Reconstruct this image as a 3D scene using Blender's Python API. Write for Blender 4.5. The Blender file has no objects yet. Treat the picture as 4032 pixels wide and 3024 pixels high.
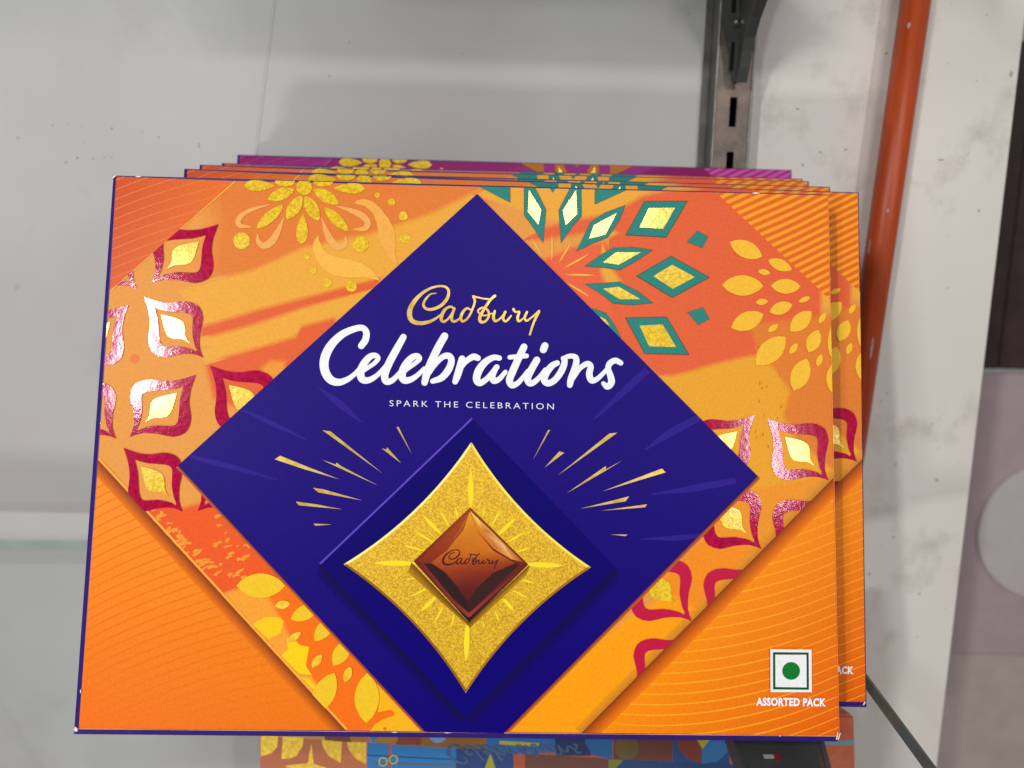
import bpy, bmesh, math, random
import numpy as np
from mathutils import Vector, Matrix
from mathutils.geometry import tessellate_polygon

random.seed(7)
S = bpy.context.scene
COL = S.collection

# ------------------------------------------------------------------ survey of the place
W = 0.27                       # width of a chocolate box, metres
LEAN = math.radians(14.0)      # boxes lean back this much
FOC = 3028.0                   # focal length in photograph pixels (4032 wide)
CX, CY = 2016.0, 1512.0
CORN = [(456, 695), (3258, 770), (3303, 2898), (310, 2869)]   # printed face of the front box


def homog(src, dst):
    A = []
    for (x, y), (u, v) in zip(src, dst):
        A.append([x, y, 1, 0, 0, 0, -u * x, -u * y, -u])
        A.append([0, 0, 0, x, y, 1, -v * x, -v * y, -v])
    return np.linalg.svd(np.array(A, float))[2][-1].reshape(3, 3)


_H = homog([(0, 1), (1, 1), (1, 0), (0, 0)], CORN)
_B = np.linalg.inv(np.array([[FOC, 0, CX], [0, FOC, CY], [0, 0, 1]])) @ _H
if _B[2, 2] < 0:
    _B = -_B
_w = np.linalg.norm(_B[:, 0])
_r1 = _B[:, 0] / _w
_r2 = _B[:, 1] / np.linalg.norm(_B[:, 1])
_r2 = _r2 - _r1 * (_r1 @ _r2)
_r2 /= np.linalg.norm(_r2)
_r3 = np.cross(_r1, _r2)
_R = np.stack([_r1, _r2, _r3], 1)
_camb = -_R.T @ (_B[:, 2] / _w) * W          # camera in the box frame
ASP = float(np.linalg.norm(_B[:, 1]) / _w)    # height / width of the face
HB = ASP * W
_Hi = np.linalg.inv(_H)


def face(px):
    """photograph pixel -> metres on the printed face"""
    q = _Hi @ np.array([px[0], px[1], 1.0])
    return (q[0] / q[2] * W, q[1] / q[2] * HB)


sL, cL = math.sin(LEAN), math.cos(LEAN)
BOX2W = Matrix(((1, 0, 0, 0), (0, sL, -cL, 0), (0, cL, sL, 0), (0, 0, 0, 1)))
_B2 = np.array(BOX2W)[:3, :3]
CAM = _B2 @ _camb


def ray(px):
    return _B2 @ (_R.T @ np.array([(px[0] - CX) / FOC, (px[1] - CY) / FOC, 1.0]))


def hit(px, p0, n):
    """point where the sight line through px meets a plane of the place"""
    r = ray(px)
    n = np.array(n, float)
    s = (n @ (np.array(p0, float) - CAM)) / (n @ r)
    return Vector(CAM + s * r)


def b2w(x, y, z):
    return BOX2W @ Vector((x, y, z))


# ------------------------------------------------------------------ camera
cam = bpy.data.objects.new("camera", bpy.data.cameras.new("camera"))
COL.objects.link(cam)
_right, _down, _fwd = [_B2 @ (_R.T @ e) for e in np.eye(3)]
cam.matrix_world = Matrix(((_right[0], -_down[0], -_fwd[0], CAM[0]),
                           (_right[1], -_down[1], -_fwd[1], CAM[1]),
                           (_right[2], -_down[2], -_fwd[2], CAM[2]),
                           (0, 0, 0, 1)))
cam.data.sensor_width = 36
cam.data.lens = FOC / 4032 * 36
cam.data.clip_start = 0.01
cam.data.clip_end = 60
cam.data.dof.use_dof = True
cam.data.dof.focus_distance = 0.285
cam.data.dof.aperture_fstop = 8
S.camera = cam

# ------------------------------------------------------------------ world and lamps of the shop
wd = bpy.data.worlds.new("World")
S.world = wd
wd.use_nodes = True
bg = wd.node_tree.nodes["Background"]
bg.inputs[0].default_value = (0.97, 0.98, 1.0, 1)
bg.inputs[1].default_value = 0.20


def lamp(name, facepx, dist, sx, sy, power, color, roll=0.0):
    """a ceiling tube hung where the foil at facepx mirrors it to the camera"""
    x, y = face(facepx)
    d = np.array([x - _camb[0], y - _camb[1], _camb[2]])
    d = _B2 @ (d / np.linalg.norm(d))
    p = np.array(b2w(x, y, 0)) + d * dist
    l = bpy.data.lights.new(name, 'AREA')
    l.shape = 'RECTANGLE'
    l.size, l.size_y = sx, sy
    l.energy = power
    l.color = color
    o = bpy.data.objects.new(name, l)
    COL.objects.link(o)
    q = Vector(d).to_track_quat('Z', 'Y')
    o.matrix_world = Matrix.Translation(Vector(p)) @ q.to_matrix().to_4x4() @ Matrix.Rotation(roll, 4, 'Z')
    return o


lamp("tube_light_left", (560, 1360), 1.5, 0.05, 0.26, 9.2, (1.0, 0.995, 0.965))
lamp("tube_light_top", (2210, 840), 1.7, 0.42, 0.06, 6.5, (1.0, 0.985, 0.94))
lamp("tube_light_right", (3020, 1760), 1.9, 0.055, 0.30, 5.8, (1.0, 0.94, 0.92))

# an unseen lamp added low on the left throws the stack's faint shadow up the wall
l = bpy.data.lights.new("added_low_light", 'AREA')
l.shape = 'RECTANGLE'
l.size, l.size_y, l.energy, l.color = 0.10, 0.05, 4.0, (0.97, 1.0, 0.97)
o = bpy.data.objects.new("added_low_light", l)
COL.objects.link(o)
_p = Vector((-0.43, -1.04, -0.42))
o.matrix_world = Matrix.Translation(_p) @ (_p - Vector((0.12, 0.05, 0.2))).to_track_quat('Z', 'Y').to_matrix().to_4x4()

S.view_settings.view_transform = 'Standard'
S.view_settings.look = 'None'
S.view_settings.exposure = 0
S.view_settings.gamma = 1
S.render.engine = 'CYCLES'
S.cycles.max_bounces = 10
S.cycles.transparent_max_bounces = 24
S.cycles.caustics_reflective = False
S.cycles.caustics_refractive = False


# ------------------------------------------------------------------ materials
def lin(c):
    return tuple(((v / 255) / 12.92 if v / 255 <= 0.04045 else ((v / 255 + 0.055) / 1.055) ** 2.4) for v in c)


def mat(name):
    m = bpy.data.materials.new(name)
    m.use_nodes = True
    nt = m.node_tree
    return m, nt, nt.nodes["Principled BSDF"], nt.nodes.new, nt.links.new


def noise(new, link, coord, scale, detail=4, rough=0.6):
    n = new("ShaderNodeTexNoise")
    n.inputs["Scale"].default_value = scale
    n.inputs["Detail"].default_value = detail
    n.inputs["Roughness"].default_value = rough
    link(coord, n.inputs["Vector"])
    return n.outputs["Fac"]


def ramp(new, link, fac, stops):
    r = new("ShaderNodeValToRGB")
    el = r.color_ramp.elements
    while len(el) < len(stops):
        el.new(0.5)
    for e, (p, c) in zip(el, stops):
        e.position = p
        e.color = (*c, 1) if len(c) == 3 else c
    link(fac, r.inputs["Fac"])
    return r.outputs["Color"]


def mixc(new, link, fac, a, b, mode='MIX'):
    n = new("ShaderNodeMix")
    n.data_type = 'RGBA'
    n.blend_type = mode
    for sock, v in ((n.inputs["Factor"], fac), (n.inputs["A"], a), (n.inputs["B"], b)):
        if hasattr(v, "is_linked") or hasattr(v, "links"):
            link(v, sock)
        elif isinstance(v, tuple):
            sock.default_value = (*v, 1)
        else:
            sock.default_value = v
    return n.outputs["Result"]


def bump(new, link, h, bsdf, strength, dist=0.0002):
    b = new("ShaderNodeBump")
    b.inputs["Strength"].default_value = strength
    b.inputs["Distance"].default_value = dist
    link(h, b.inputs["Height"])
    link(b.outputs["Normal"], bsdf.inputs["Normal"])


def objco(new):
    return new("ShaderNodeTexCoord").outputs["Object"]


def ink_material(name, rough=0.45, spec=0.14, grain=0.07, bumpy=0.05):
    m, nt, b, new, link = mat(name)
    co = objco(new)
    at = new("ShaderNodeAttribute")
    at.attribute_name = "Col"
    n = noise(new, link, co, 900, 3, 0.6)
    g = ramp(new, link, n, [(0.3, (1 - grain,) * 3), (0.7, (1 + grain,) * 3)])
    c = mixc(new, link, 1.0, at.outputs["Color"], g, 'MULTIPLY')
    link(c, b.inputs["Base Color"])
    b.inputs["Roughness"].default_value = rough
    b.inputs["Specular IOR Level"].default_value = spec
    bump(new, link, noise(new, link, co, 1500, 3), b, bumpy)
    return m


def foil_material(name, c1, c2, rough, scale, bs, bdist, metal=1.0):
    m, nt, b, new, link = mat(name)
    co = objco(new)
    n = noise(new, link, co, scale, 3, 0.6)
    c = ramp(new, link, n, [(0.38, lin(c1)), (0.62, lin(c2))])
    link(c, b.inputs["Base Color"])
    b.inputs["Metallic"].default_value = metal
    b.inputs["Roughness"].default_value = rough
    bump(new, link, noise(new, link, co, scale * 0.8, 4, 0.6), b, bs, bdist)
    return m


INK = ink_material("printed_ink")

SATIN = ink_material("satin_purple_ink", 0.42, 0.07, 0.09, 0.08)
GOLD = foil_material("embossed_gold_foil", (222, 174, 14), (252, 214, 50), 0.18, 900, 0.11, 0.0003, 0.07)
MAGF = foil_material("magenta_foil", (160, 8, 56), (190, 18, 72), 0.09, 650, 0.09, 0.0003, 0.0)
MAGF.node_tree.nodes["Principled BSDF"].inputs["IOR"].default_value = 1.28
MAGF.node_tree.nodes["Principled BSDF"].inputs["Specular Tint"].default_value = (1.0, 0.8, 0.88, 1)
GOLDM = foil_material("smooth_gold_foil", (236, 192, 76), (255, 224, 124), 0.2, 300, 0.06, 0.0002, 0.5)
STAR = foil_material("sparkling_gold_print", (198, 146, 8), (246, 202, 36), 0.42, 1700, 0.3, 0.0002, 0.3)
YFOIL = foil_material("yellow_varnish", (235, 178, 20), (255, 214, 50), 0.40, 500, 0.25, 0.0003, 0.25)


def plain(name, c, rough=0.5, spec=0.4, metal=0.0, nz=0.12, scale=200, bs=0.0):
    m, nt, b, new, link = mat(name)
    co = objco(new)
    n = noise(new, link, co, scale, 4, 0.6)
    a = lin(c)
    col = ramp(new, link, n, [(0.3, tuple(v * (1 - nz) for v in a)), (0.7, tuple(min(1, v * (1 + nz)) for v in a))])
    link(col, b.inputs["Base Color"])
    b.inputs["Roughness"].default_value = rough
    b.inputs["Specular IOR Level"].default_value = spec
    b.inputs["Metallic"].default_value = metal
    if bs:
        bump(new, link, n, b, bs)
    return m


CARD = plain("purple_carton", (44, 16, 110), 0.45, 0.4)
CARDM = plain("dark_violet_carton", (58, 10, 100), 0.45, 0.4)
WHITECARD = plain("bare_white_card", (236, 232, 232), 0.8, 0.2)


# ------------------------------------------------------------------ helpers for objects
def tag(o, label=None, cat=None, group=None, kind=None):
    if label: o["label"] = label
    if cat: o["category"] = cat
    if group: o["group"] = group
    if kind: o["kind"] = kind
    return o


def link_mesh(name, me, m, parent=None):
    o = bpy.data.objects.new(name, me)
    COL.objects.link(o)
    if m is not None and len(me.materials) == 0:
        me.materials.append(m)
    if parent is not None:
        o.parent = parent
    return o


def empty(name, mw=None):
    o = bpy.data.objects.new(name, None)
    o.empty_display_size = 0.02
    COL.objects.link(o)
    if mw is not None:
        o.matrix_world = mw
    return o


def bm_obj(name, bm, m, parent=None, smooth=False):
    me = bpy.data.meshes.new(name)
    bm.normal_update()
    bm.to_mesh(me)
    bm.free()
    if smooth:
        for p in me.polygons:
            p.use_smooth = True
    return link_mesh(name, me, m, parent)


def box_bm(lo, hi, bev=0.0, seg=2):
    bm = bmesh.new()
    bmesh.ops.create_cube(bm, size=1)
    for v in bm.verts:
        v.co = Vector([(lo[i] + hi[i]) / 2 + v.co[i] * (hi[i] - lo[i]) for i in range(3)])
    if bev:
        bmesh.ops.bevel(bm, geom=bm.edges[:], offset=bev, segments=seg, affect='EDGES', profile=0.5)
    return bm


def prism_bm(pts, ext):
    """closed prism: pts (3d loop) pushed by vector ext"""
    bm = bmesh.new()
    a = [bm.verts.new(p) for p in pts]
    b = [bm.verts.new(Vector(p) + Vector(ext)) for p in pts]
    n = len(pts)
    bm.faces.new(a)
    bm.faces.new(b[::-1])
    for i in range(n):
        bm.faces.new((a[i], b[i], b[(i + 1) % n], a[(i + 1) % n]))
    bmesh.ops.recalc_face_normals(bm, faces=bm.faces)
    return bm


# ------------------------------------------------------------------ print: polygons laid on the face
def clip_poly(poly, cl):
    """Sutherland-Hodgman, poly = [(x, y, r, g, b)], cl convex loop"""
    area = sum(cl[i][0] * cl[(i + 1) % len(cl)][1] - cl[(i + 1) % len(cl)][0] * cl[i][1] for i in range(len(cl)))
    s = 1 if area > 0 else -1
    for i in range(len(cl)):
        ax, ay = cl[i]
        bx, by = cl[(i + 1) % len(cl)]
        out = []
        for j in range(len(poly)):
            p, q = poly[j], poly[(j + 1) % len(poly)]
            dp = s * ((bx - ax) * (p[1] - ay) - (by - ay) * (p[0] - ax))
            dq = s * ((bx - ax) * (q[1] - ay) - (by - ay) * (q[0] - ax))
            if dp >= 0:
                out.append(p)
            if dp * dq < 0:
                t = dp / (dp - dq)
                out.append(tuple(p[k] + (q[k] - p[k]) * t for k in range(len(p))))
        poly = out
        if len(poly) < 3:
            return []
    return poly


FACEP = list(CORN)
BAND = [(924, 713), (2817, 758), (3269, 1183), (3282, 1879), (2289, 2885), (1362, 2876), (386, 1811), (431, 1147)]


class Ink:
    """collects flat print in photograph pixels, then lies on the face of a box"""

    def __init__(self, z, clip=FACEP, fmap=None):
        self.fmap = fmap or face
        self.v, self.f, self.c, self.z, self.clip, self.k = [], [], [], z, clip, 0

    def poly(self, pts, col, dz=0.0, clip=None):
        cols = col if isinstance(col, list) else [col] * len(pts)
        cl = clip or self.clip
        tris = tessellate_polygon([[Vector((p[0], p[1], 0)) for p in pts]]) if len(pts) > 3 else [(0, 1, 2)]
        for t in tris:
            q = clip_poly([(pts[i][0], pts[i][1], *cols[i]) for i in t], cl)
            if len(q) < 3:
                continue
            i0 = len(self.v)
            for p in q:
                x, y = self.fmap(p[:2])
                self.v.append((x, y, self.z + dz))
                self.c.append((*lin(p[2:5]), p[5] if len(p) > 5 else 1))
            self.f.append(list(range(i0, i0 + len(q))))

    def stroke(self, pts, col, caps=True, sub=6, clip=None):
        """pts = [(x, y, width)]: a smooth stroke of changing width"""
        P = [np.array(p, float) for p in pts]
        P = [2 * P[0] - P[1]] + P + [2 * P[-1] - P[-2]]
        c = []
        for i in range(1, len(P) - 2):
            for k in range(sub):
                t = k / sub
                a, b, d, e = P[i - 1], P[i], P[i + 1], P[i + 2]
                c.append(0.5 * ((2 * b) + (-a + d) * t + (2 * a - 5 * b + 4 * d - e) * t * t + (-a + 3 * b - 3 * d + e) * t ** 3))
        c.append(P[-2])
        L, Rr = [], []
        for i, p in enumerate(c):
            d = c[min(i + 1, len(c) - 1)][:2] - c[max(i - 1, 0)][:2]
            d = d / (np.linalg.norm(d) + 1e-9)
            n = np.array([-d[1], d[0]])
            w = max(p[2], 0.5) / 2
            L.append(p[:2] + n * w)
            Rr.append(p[:2] - n * w)
        for i in range(len(c) - 1):
            self.k += 1
            self.poly([tuple(L[i]), tuple(L[i + 1]), tuple(Rr[i + 1]), tuple(Rr[i])], col, self.k * 2.5e-7 if caps else 0.0, clip)
        if caps:
            for e in (0, -1):
                p = c[e]
                self.k += 1
                self.poly([(p[0] + p[2] / 2 * math.cos(a), p[1] + p[2] / 2 * math.sin(a))
                           for a in np.linspace(0, 2 * math.pi, 13)[:-1]], col, self.k * 2.5e-7, clip)

    def build(self, name, m, parent):
        if not self.f:
            return None
        me = bpy.data.meshes.new(name)
        me.from_pydata(self.v, [], self.f)
        # normals towards the viewer
        bm = bmesh.new()
        bm.from_mesh(me)
        for f in bm.faces:
            f.normal_update()
            if f.normal.z < 0:
                f.normal_flip()
        bm.to_mesh(me)
        bm.free()
        at = me.color_attributes.new("Col", 'FLOAT_COLOR', 'POINT')
        at.data.foreach_set("color", np.array(self.c, np.float32).ravel())
        return link_mesh(name, me, m, parent)


def Z(ox, oy):
    """zoom window at 2.212 px per photo pixel -> photo pixel"""
    return lambda *pts: [((ox + p[0] / 2.212), (oy + p[1] / 2.212), *[w / 2.212 for w in p[2:]]) for p in pts]


A_, B_, C_, D_ = Z(300, 600), Z(1200, 600), Z(2000, 600), Z(2600, 600)
E_, F_, G_, H_ = Z(300, 1300), Z(1200, 1300), Z(2000, 1300), Z(2600, 1300)
I_, J_, K_, L_ = Z(250, 2000), Z(1200, 2000), Z(2000, 2000), Z(2600, 2000)
N_, O_, Q_ = Z(1000, 2650), Z(1900, 2650), Z(2700, 2650)


def leaf(p, q, w, n=7, drop=False):
    """pointed leaf (or drop with its round end at p) between two points"""
    p, q = np.array(p[:2], float), np.array(q[:2], float)
    d = q - p
    nn = np.array([-d[1], d[0]]) / np.linalg.norm(d)
    up, dn = [], []
    for i in range(n + 1):
        t = i / n
        if drop:
            h = math.sqrt(max(0, t * 1.02)) * (1 - t) ** 0.85 * 2.4
        else:
            h = math.sin(math.pi * t) ** 0.72
        up.append(tuple(p + d * t + nn * h * w / 2))
        dn.append(tuple(p + d * t - nn * h * w / 2))
    return up + dn[-2:0:-1]


def disc(p, r, n=16):
    return [(p[0] + r * math.cos(2 * math.pi * i / n), p[1] + r * math.sin(2 * math.pi * i / n)) for i in range(n)]


# template of the pointed tile motif: tips at (1,1) and (-1,-1)
def smooth_path(half, n=4):
    P = [np.array(p, float) for p in half]
    P = [2 * P[0] - P[1]] + P + [2 * P[-1] - P[-2]]
    out = []
    for i in range(1, len(P) - 2):
        for k in range(n):
            t = k / n
            a, b, d, e = P[i - 1], P[i], P[i + 1], P[i + 2]
            out.append(0.5 * ((2 * b) + (-a + d) * t + (2 * a - 5 * b + 4 * d - e) * t * t + (-a + 3 * b - 3 * d + e) * t ** 3))
    out.append(P[-2])
    return out


_oh = smooth_path([(1, 1), (.835, .48), (.80, .05), (.85, -.3), (.82, -.61), (.66, -.88), (.29, -1.0), (-.16, -.90), (-.64, -.88), (-1, -1)], 2)
_ih = smooth_path([(.63, .64), (.55, .35), (.51, .13), (.476, -.375), (.39, -.61), (.185, -.65), (-.16, -.63), (-.5, -.69), (-.65, -.74), (-.77, -.82)], 2)
_gh = smooth_path([(.42, .41), (.32, .016), (.236, -.22), (.1, -.355), (-.16, -.39), (-.33, -.41), (-.55, -.54)], 2)


def full(half):
    return half + [np.array((p[1], p[0])) for p in half[-2:0:-1]]


T_OUT, T_IN, T_GOLD = full(_oh), full(_ih), full(_gh)


def tile_map(t1, t2, kind):
    cx, cy = (t1[0] + t2[0]) / 2, (t1[1] + t2[1]) / 2
    hx, hy = abs(t1[0] - t2[0]) / 2, abs(t1[1] - t2[1]) / 2
    sx = 1 if kind == 'TR' else -1
    return lambda p: (cx + sx * hx * p[0], cy - hy * p[1])


# ------------------------------------------------------------------ script lettering (strokes traced as x, y, width)
BRAND = [
    [(1145, 1228, 6), (1090, 1240, 14), (1045, 1290, 20), (1032, 1335, 22), (1060, 1366, 24), (1110, 1368, 26), (1180, 1340, 28), (1235, 1280, 28),
     (1252, 1215, 24), (1225, 1176, 20), (1160, 1168, 18), (1070, 1197, 22), (985, 1262, 32), (928, 1340, 40), (910, 1410, 44), (932, 1468, 40),
     (1000, 1490, 34), (1080, 1478, 28), (1140, 1448, 20), (1180, 1418, 14)],
    [(1300, 1370, 18), (1270, 1346, 18), (1225, 1366, 24), (1195, 1412, 30), (1187, 1458, 28), (1210, 1476, 22), (1250, 1448, 18), (1292, 1385, 16)],
    [(1302, 1362, 20), (1278, 1428, 26), (1282, 1468, 24), (1310, 1473, 20), (1350, 1446, 16)],
    [(1440, 1372, 16), (1410, 1360, 18), (1377, 1390, 24), (1357, 1438, 26), (1370, 1474, 22), (1410, 1453, 18), (1445, 1398, 18), (1478, 1305, 20), (1466, 1260, 22)],
    [(1465, 1256, 18), (1540, 1274, 14), (1605, 1282, 14)],
    [(1652, 1252, 24), (1612, 1290, 22), (1558, 1370, 24), (1522, 1438, 28), (1530, 1478, 26), (1570, 1474, 20), (1600, 1430, 20), (1594, 1382, 20),
     (1550, 1356, 18), (1512, 1372, 16), (1512, 1400, 14), (1560, 1424, 14), (1630, 1405, 12)],
    [(1652, 1385, 20), (1640, 1440, 26), (1657, 1471, 22), (1700, 1448, 16), (1747, 1392, 18)],
    [(1742, 1392, 22), (1724, 1448, 22), (1750, 1473, 20), (1795, 1425, 14)],
    [(1815, 1370, 24), (1832, 1394, 14), (1865, 1390, 18), (1850, 1440, 24), (1862, 1473, 20), (1905, 1445, 14)],
    [(1932, 1393, 20), (1912, 1440, 22), (1928, 1469, 20), (1972, 1440, 14), (2036, 1386, 22)],
    [(2036, 1388, 22), (1992, 1480, 20), (1957, 1588, 18)],
]
_G2F = lambda pts: [(x + 1769.6, y, w) for x, y, w in pts]
NAME = [
    [(492, 138, 58), (528, 85, 60), (535, 20, 56), (500, -18, 52), (430, -8, 56), (330, 36, 64), (245, 112, 72), (190, 200, 78), (168, 290, 78), (184, 378, 76), (232, 438, 70),
     (300, 455, 60), (375, 428, 48), (440, 378, 40), (490, 322, 38)],
    [(470, 385, 36), (540, 335, 36), (605, 290, 38), (638, 248, 42), (615, 222, 46), (565, 235, 56), (512, 298, 64), (485, 370, 68), (500, 428, 64), (552, 438, 54),
     (612, 408, 44), (662, 362, 38), (700, 315, 34)],
    [(858, 62, 56), (792, 180, 64), (733, 290, 66), (696, 388, 66), (708, 446, 60), (755, 442, 50), (802, 400, 42), (850, 342, 36)],
    [(828, 400, 36), (890, 342, 36), (958, 292, 38), (998, 252, 44), (978, 226, 48), (928, 244, 58), (872, 312, 66), (845, 388, 68), (864, 436, 62), (920, 432, 52),
     (980, 394, 42), (1040, 335, 36)],
    [(1216, 54, 64), (1160, 152, 66), (1104, 270, 68), (1064, 370, 68), (1042, 458, 56)],
    [(1075, 385, 38), (1132, 302, 44), (1198, 236, 50), (1252, 226, 56), (1276, 268, 58), (1250, 346, 62), (1190, 416, 58), (1112, 446, 44)],
    [(1368, 252, 60), (1350, 322, 64), (1326, 400, 62), (1308, 450, 50)],
    [(1348, 345, 38), (1400, 276, 46), (1465, 234, 56), (1505, 245, 52)],
    [(1692, 245, 46), (1642, 240, 50), (1572, 278, 60), (1514, 352, 68), (1494, 428, 64), (1522, 462, 56), (1580, 428, 48), (1640, 362, 46), (1672, 322, 44)],
    [(1668, 322, 46), (1632, 392, 58), (1642, 442, 54), (1690, 428, 46), (1745, 365, 38)],
    [(1906, 148, 60), (1852, 262, 62), (1804, 370, 64), (1780, 438, 62), (1802, 482, 54), (1852, 462, 46), (1900, 410, 40), (1940, 356, 36)],
    [(1782, 238, 40), (1850, 232, 42), (1928, 226, 42)],
    [(2018, 262, 60), (1972, 342, 62), (1938, 418, 62), (1956, 464, 56), (2000, 450, 48), (2050, 400, 40), (2090, 345, 36)],
    [(2088, 138, 62), (2074, 172, 62)],
    _G2F([(425, 288, 48), (380, 312, 56), (325, 382, 64), (314, 438, 62), (350, 464, 56), (410, 430, 56), (466, 350, 58), (490, 275, 54), (478, 248, 44)]),
    _G2F([(478, 250, 42), (530, 228, 42), (585, 238, 48), (590, 290, 56), (570, 360, 60), (545, 430, 60), (535, 480, 50)]),
    _G2F([(562, 425, 36), (622, 335, 42), (685, 295, 50), (716, 318, 52), (704, 382, 58), (722, 438, 54), (770, 428, 44), (830, 372, 38), (875, 320, 36)]),
    _G2F([(978, 288, 44), (930, 266, 50), (882, 292, 52), (868, 338, 50), (888, 400, 56), (896, 456, 60), (862, 495, 52), (826, 465, 38)]),
]


def text_mesh(body, spacing=1.0, bold=0.0):
    cu = bpy.data.curves.new("lettering", 'FONT')
    cu.body = body
    cu.space_character = spacing
    cu.offset = bold
    cu.resolution_u = 3
    o = bpy.data.objects.new("lettering", cu)
    COL.objects.link(o)
    me = bpy.data.meshes.new_from_object(o.evaluated_get(bpy.context.evaluated_depsgraph_get()))
    bpy.data.objects.remove(o)
    co = np.array([v.co[:2] for v in me.vertices])
    fs = [list(p.vertices) for p in me.polygons]
    lo, hi = co.min(0), co.max(0)
    return (co - lo) / (hi - lo), fs


def lay_text(ink, body, bl, br, tl, col, spacing=1.0, bold=0.0):
    co, fs = text_mesh(body, spacing, bold)
    bl, br, tl = [np.array(p, float) for p in (bl, br, tl)]
    P = [tuple(bl + (br - bl) * c[0] + (tl - bl) * c[1]) for c in co]
    for f in fs:
        ink.poly([P[i] for i in f], col)
    return ink


# ------------------------------------------------------------------ one chocolate box
MM = 0.001


def carton(parent, cardmat, rm=0.0005):
    """tapered carton: printed front, bevelled edge, straight sides"""
    t = 0.058 * W
    c = [(0, 0), (W, 0), (W, HB), (0, HB)]
    g = [(-0.0080 * W, -0.0085 * W), (W + rm * W, -0.0085 * W), (W + rm * W, HB + 0.0030 * W), (-0.0062 * W, HB + 0.0030 * W)]
    bm = bmesh.new()
    rings = []
    for z, pts in ((-0.00002, c), (-0.0012, g), (-t, g)):
        rings.append([bm.verts.new((x, y, z)) for x, y in pts])
    bm.faces.new(rings[0])
    bm.faces.new(rings[2][::-1])
    for a, b in zip(rings, rings[1:]):
        for i in range(4):
            bm.faces.new((a[i], b[i], b[(i + 1) % 4], a[(i + 1) % 4]))
    bmesh.ops.recalc_face_normals(bm, faces=bm.faces)
    return bm_obj("carton", bm, cardmat, parent)


PAL = dict(
    tl=[(208, 80, 36), (232, 114, 38), (222, 96, 48)],
    tr=(252, 160, 38), trs=(230, 106, 26), bl=[(252, 146, 32), (244, 112, 18), (238, 118, 0)],
    br=[(248, 142, 14), (230, 94, 4), (255, 146, 0)],
    tll=(234, 120, 70), bll=(236, 118, 8), brl=(255, 164, 30),
    band=(232, 154, 68), amber=(238, 168, 58), red=(228, 96, 46), coral=(230, 98, 54), orange=(228, 124, 48),
    swirl=(242, 172, 88), teal=(38, 132, 122), rim=(244, 186, 70))
PALM = dict(PAL, tl=[(150, 24, 110), (160, 40, 130), (150, 26, 110)], tr=(176, 40, 130), trs=(206, 90, 170),
            tll=(176, 60, 140), band=(150, 36, 124), amber=(160, 44, 130), red=(130, 14, 90), coral=(140, 16, 96),
            orange=(150, 30, 110), swirl=(170, 60, 140), teal=(196, 112, 30), rim=(186, 90, 150))

MAG_TILES = [
    ((860, 884), (596, 1115), 'TR'), ((567, 1169), (800, 1408), 'TL'), ((772, 1476), (512, 1720), 'TR'), ((827, 1440), (1084, 1698), 'TL'),
    ((488, 1763), (720, 2014), 'TL'), ((507, 1199), (257, 1440), 'TR'), ((208, 1487), (458, 1727), 'TL'), ((290, 900), (540, 1138), 'TL'),
    ((1010, 1780), (779, 2012), 'TR'), ((2971, 1635), (2730, 1850), 'TR'), ((3018, 1648), (3260, 1892), 'TL'), ((2745, 1905), (2996, 2161), 'TL'),
    ((3288, 1949), (3038, 2189), 'TR'), ((2461, 2183), (2723, 2445), 'TL'), ((3018, 2219), (2768, 2459), 'TR'), ((2743, 2495), (2493, 2735), 'TR')]
# where that motif is foil (sheen) or plain ink: the lower right ones are plain
PLAIN_TILES = {13, 14, 15}

TEAL = [
    ([(138, 300), (225, 300), (325, 500), (300, 782), (225, 665), (138, 545)], [(178, 330), (285, 500), (262, 632), (170, 520)]),
    ([(545, 300), (632, 300), (635, 555), (560, 640), (460, 785), (440, 505)], [(588, 330), (598, 540), (500, 635), (472, 510)]),
    ([(1012, 468), (960, 600), (860, 745), (740, 790), (595, 860), (640, 770), (715, 610), (840, 530)], [(942, 532), (845, 718), (702, 755), (745, 635)]),
    ([(1185, 430), (1553, 430), (1370, 738), (1028, 718)], [(1220, 487), (1450, 485), (1345, 668), (1140, 655)]),
    ([(1645, 685), (1738, 738), (1685, 830), (1555, 780)], None),
    ([(910, 835), (1080, 828), (1250, 853), (1120, 940), (970, 1025), (850, 1005), (670, 992), (800, 900)], [(935, 872), (1152, 872), (960, 980), (825, 960)]),
    ([(1415, 908), (1742, 1090), (1425, 1262), (1122, 1078)], [(1425, 980), (1622, 1088), (1430, 1190), (1262, 1080)]),
    ([(670, 1150), (850, 1140), (965, 1130), (1120, 1210), (1250, 1310), (1080, 1328), (915, 1315), (790, 1220)], [(825, 1190), (960, 1172), (1150, 1280), (965, 1280)]),
    ([(1025, 1445), (1375, 1437), (1565, 1760), (1190, 1750)], [(1142, 1510), (1342, 1500), (1460, 1697), (1225, 1690)]),
    ([(1690, 1352), (1748, 1450), (1655, 1502), (1560, 1395)], None),
    ([(735, 1362), (850, 1400), (920, 1500), (975, 1610), (700, 1500)], [(800, 1430), (850, 1460), (885, 1512), (800, 1470)]),
    ([(755, 300), (1090, 300), (755, 452)], None),
    ([(-250, 300), (12, 300), (14, 437)], None),
    ([(350, 300), (420, 300), (385, 350)], None)]

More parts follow.
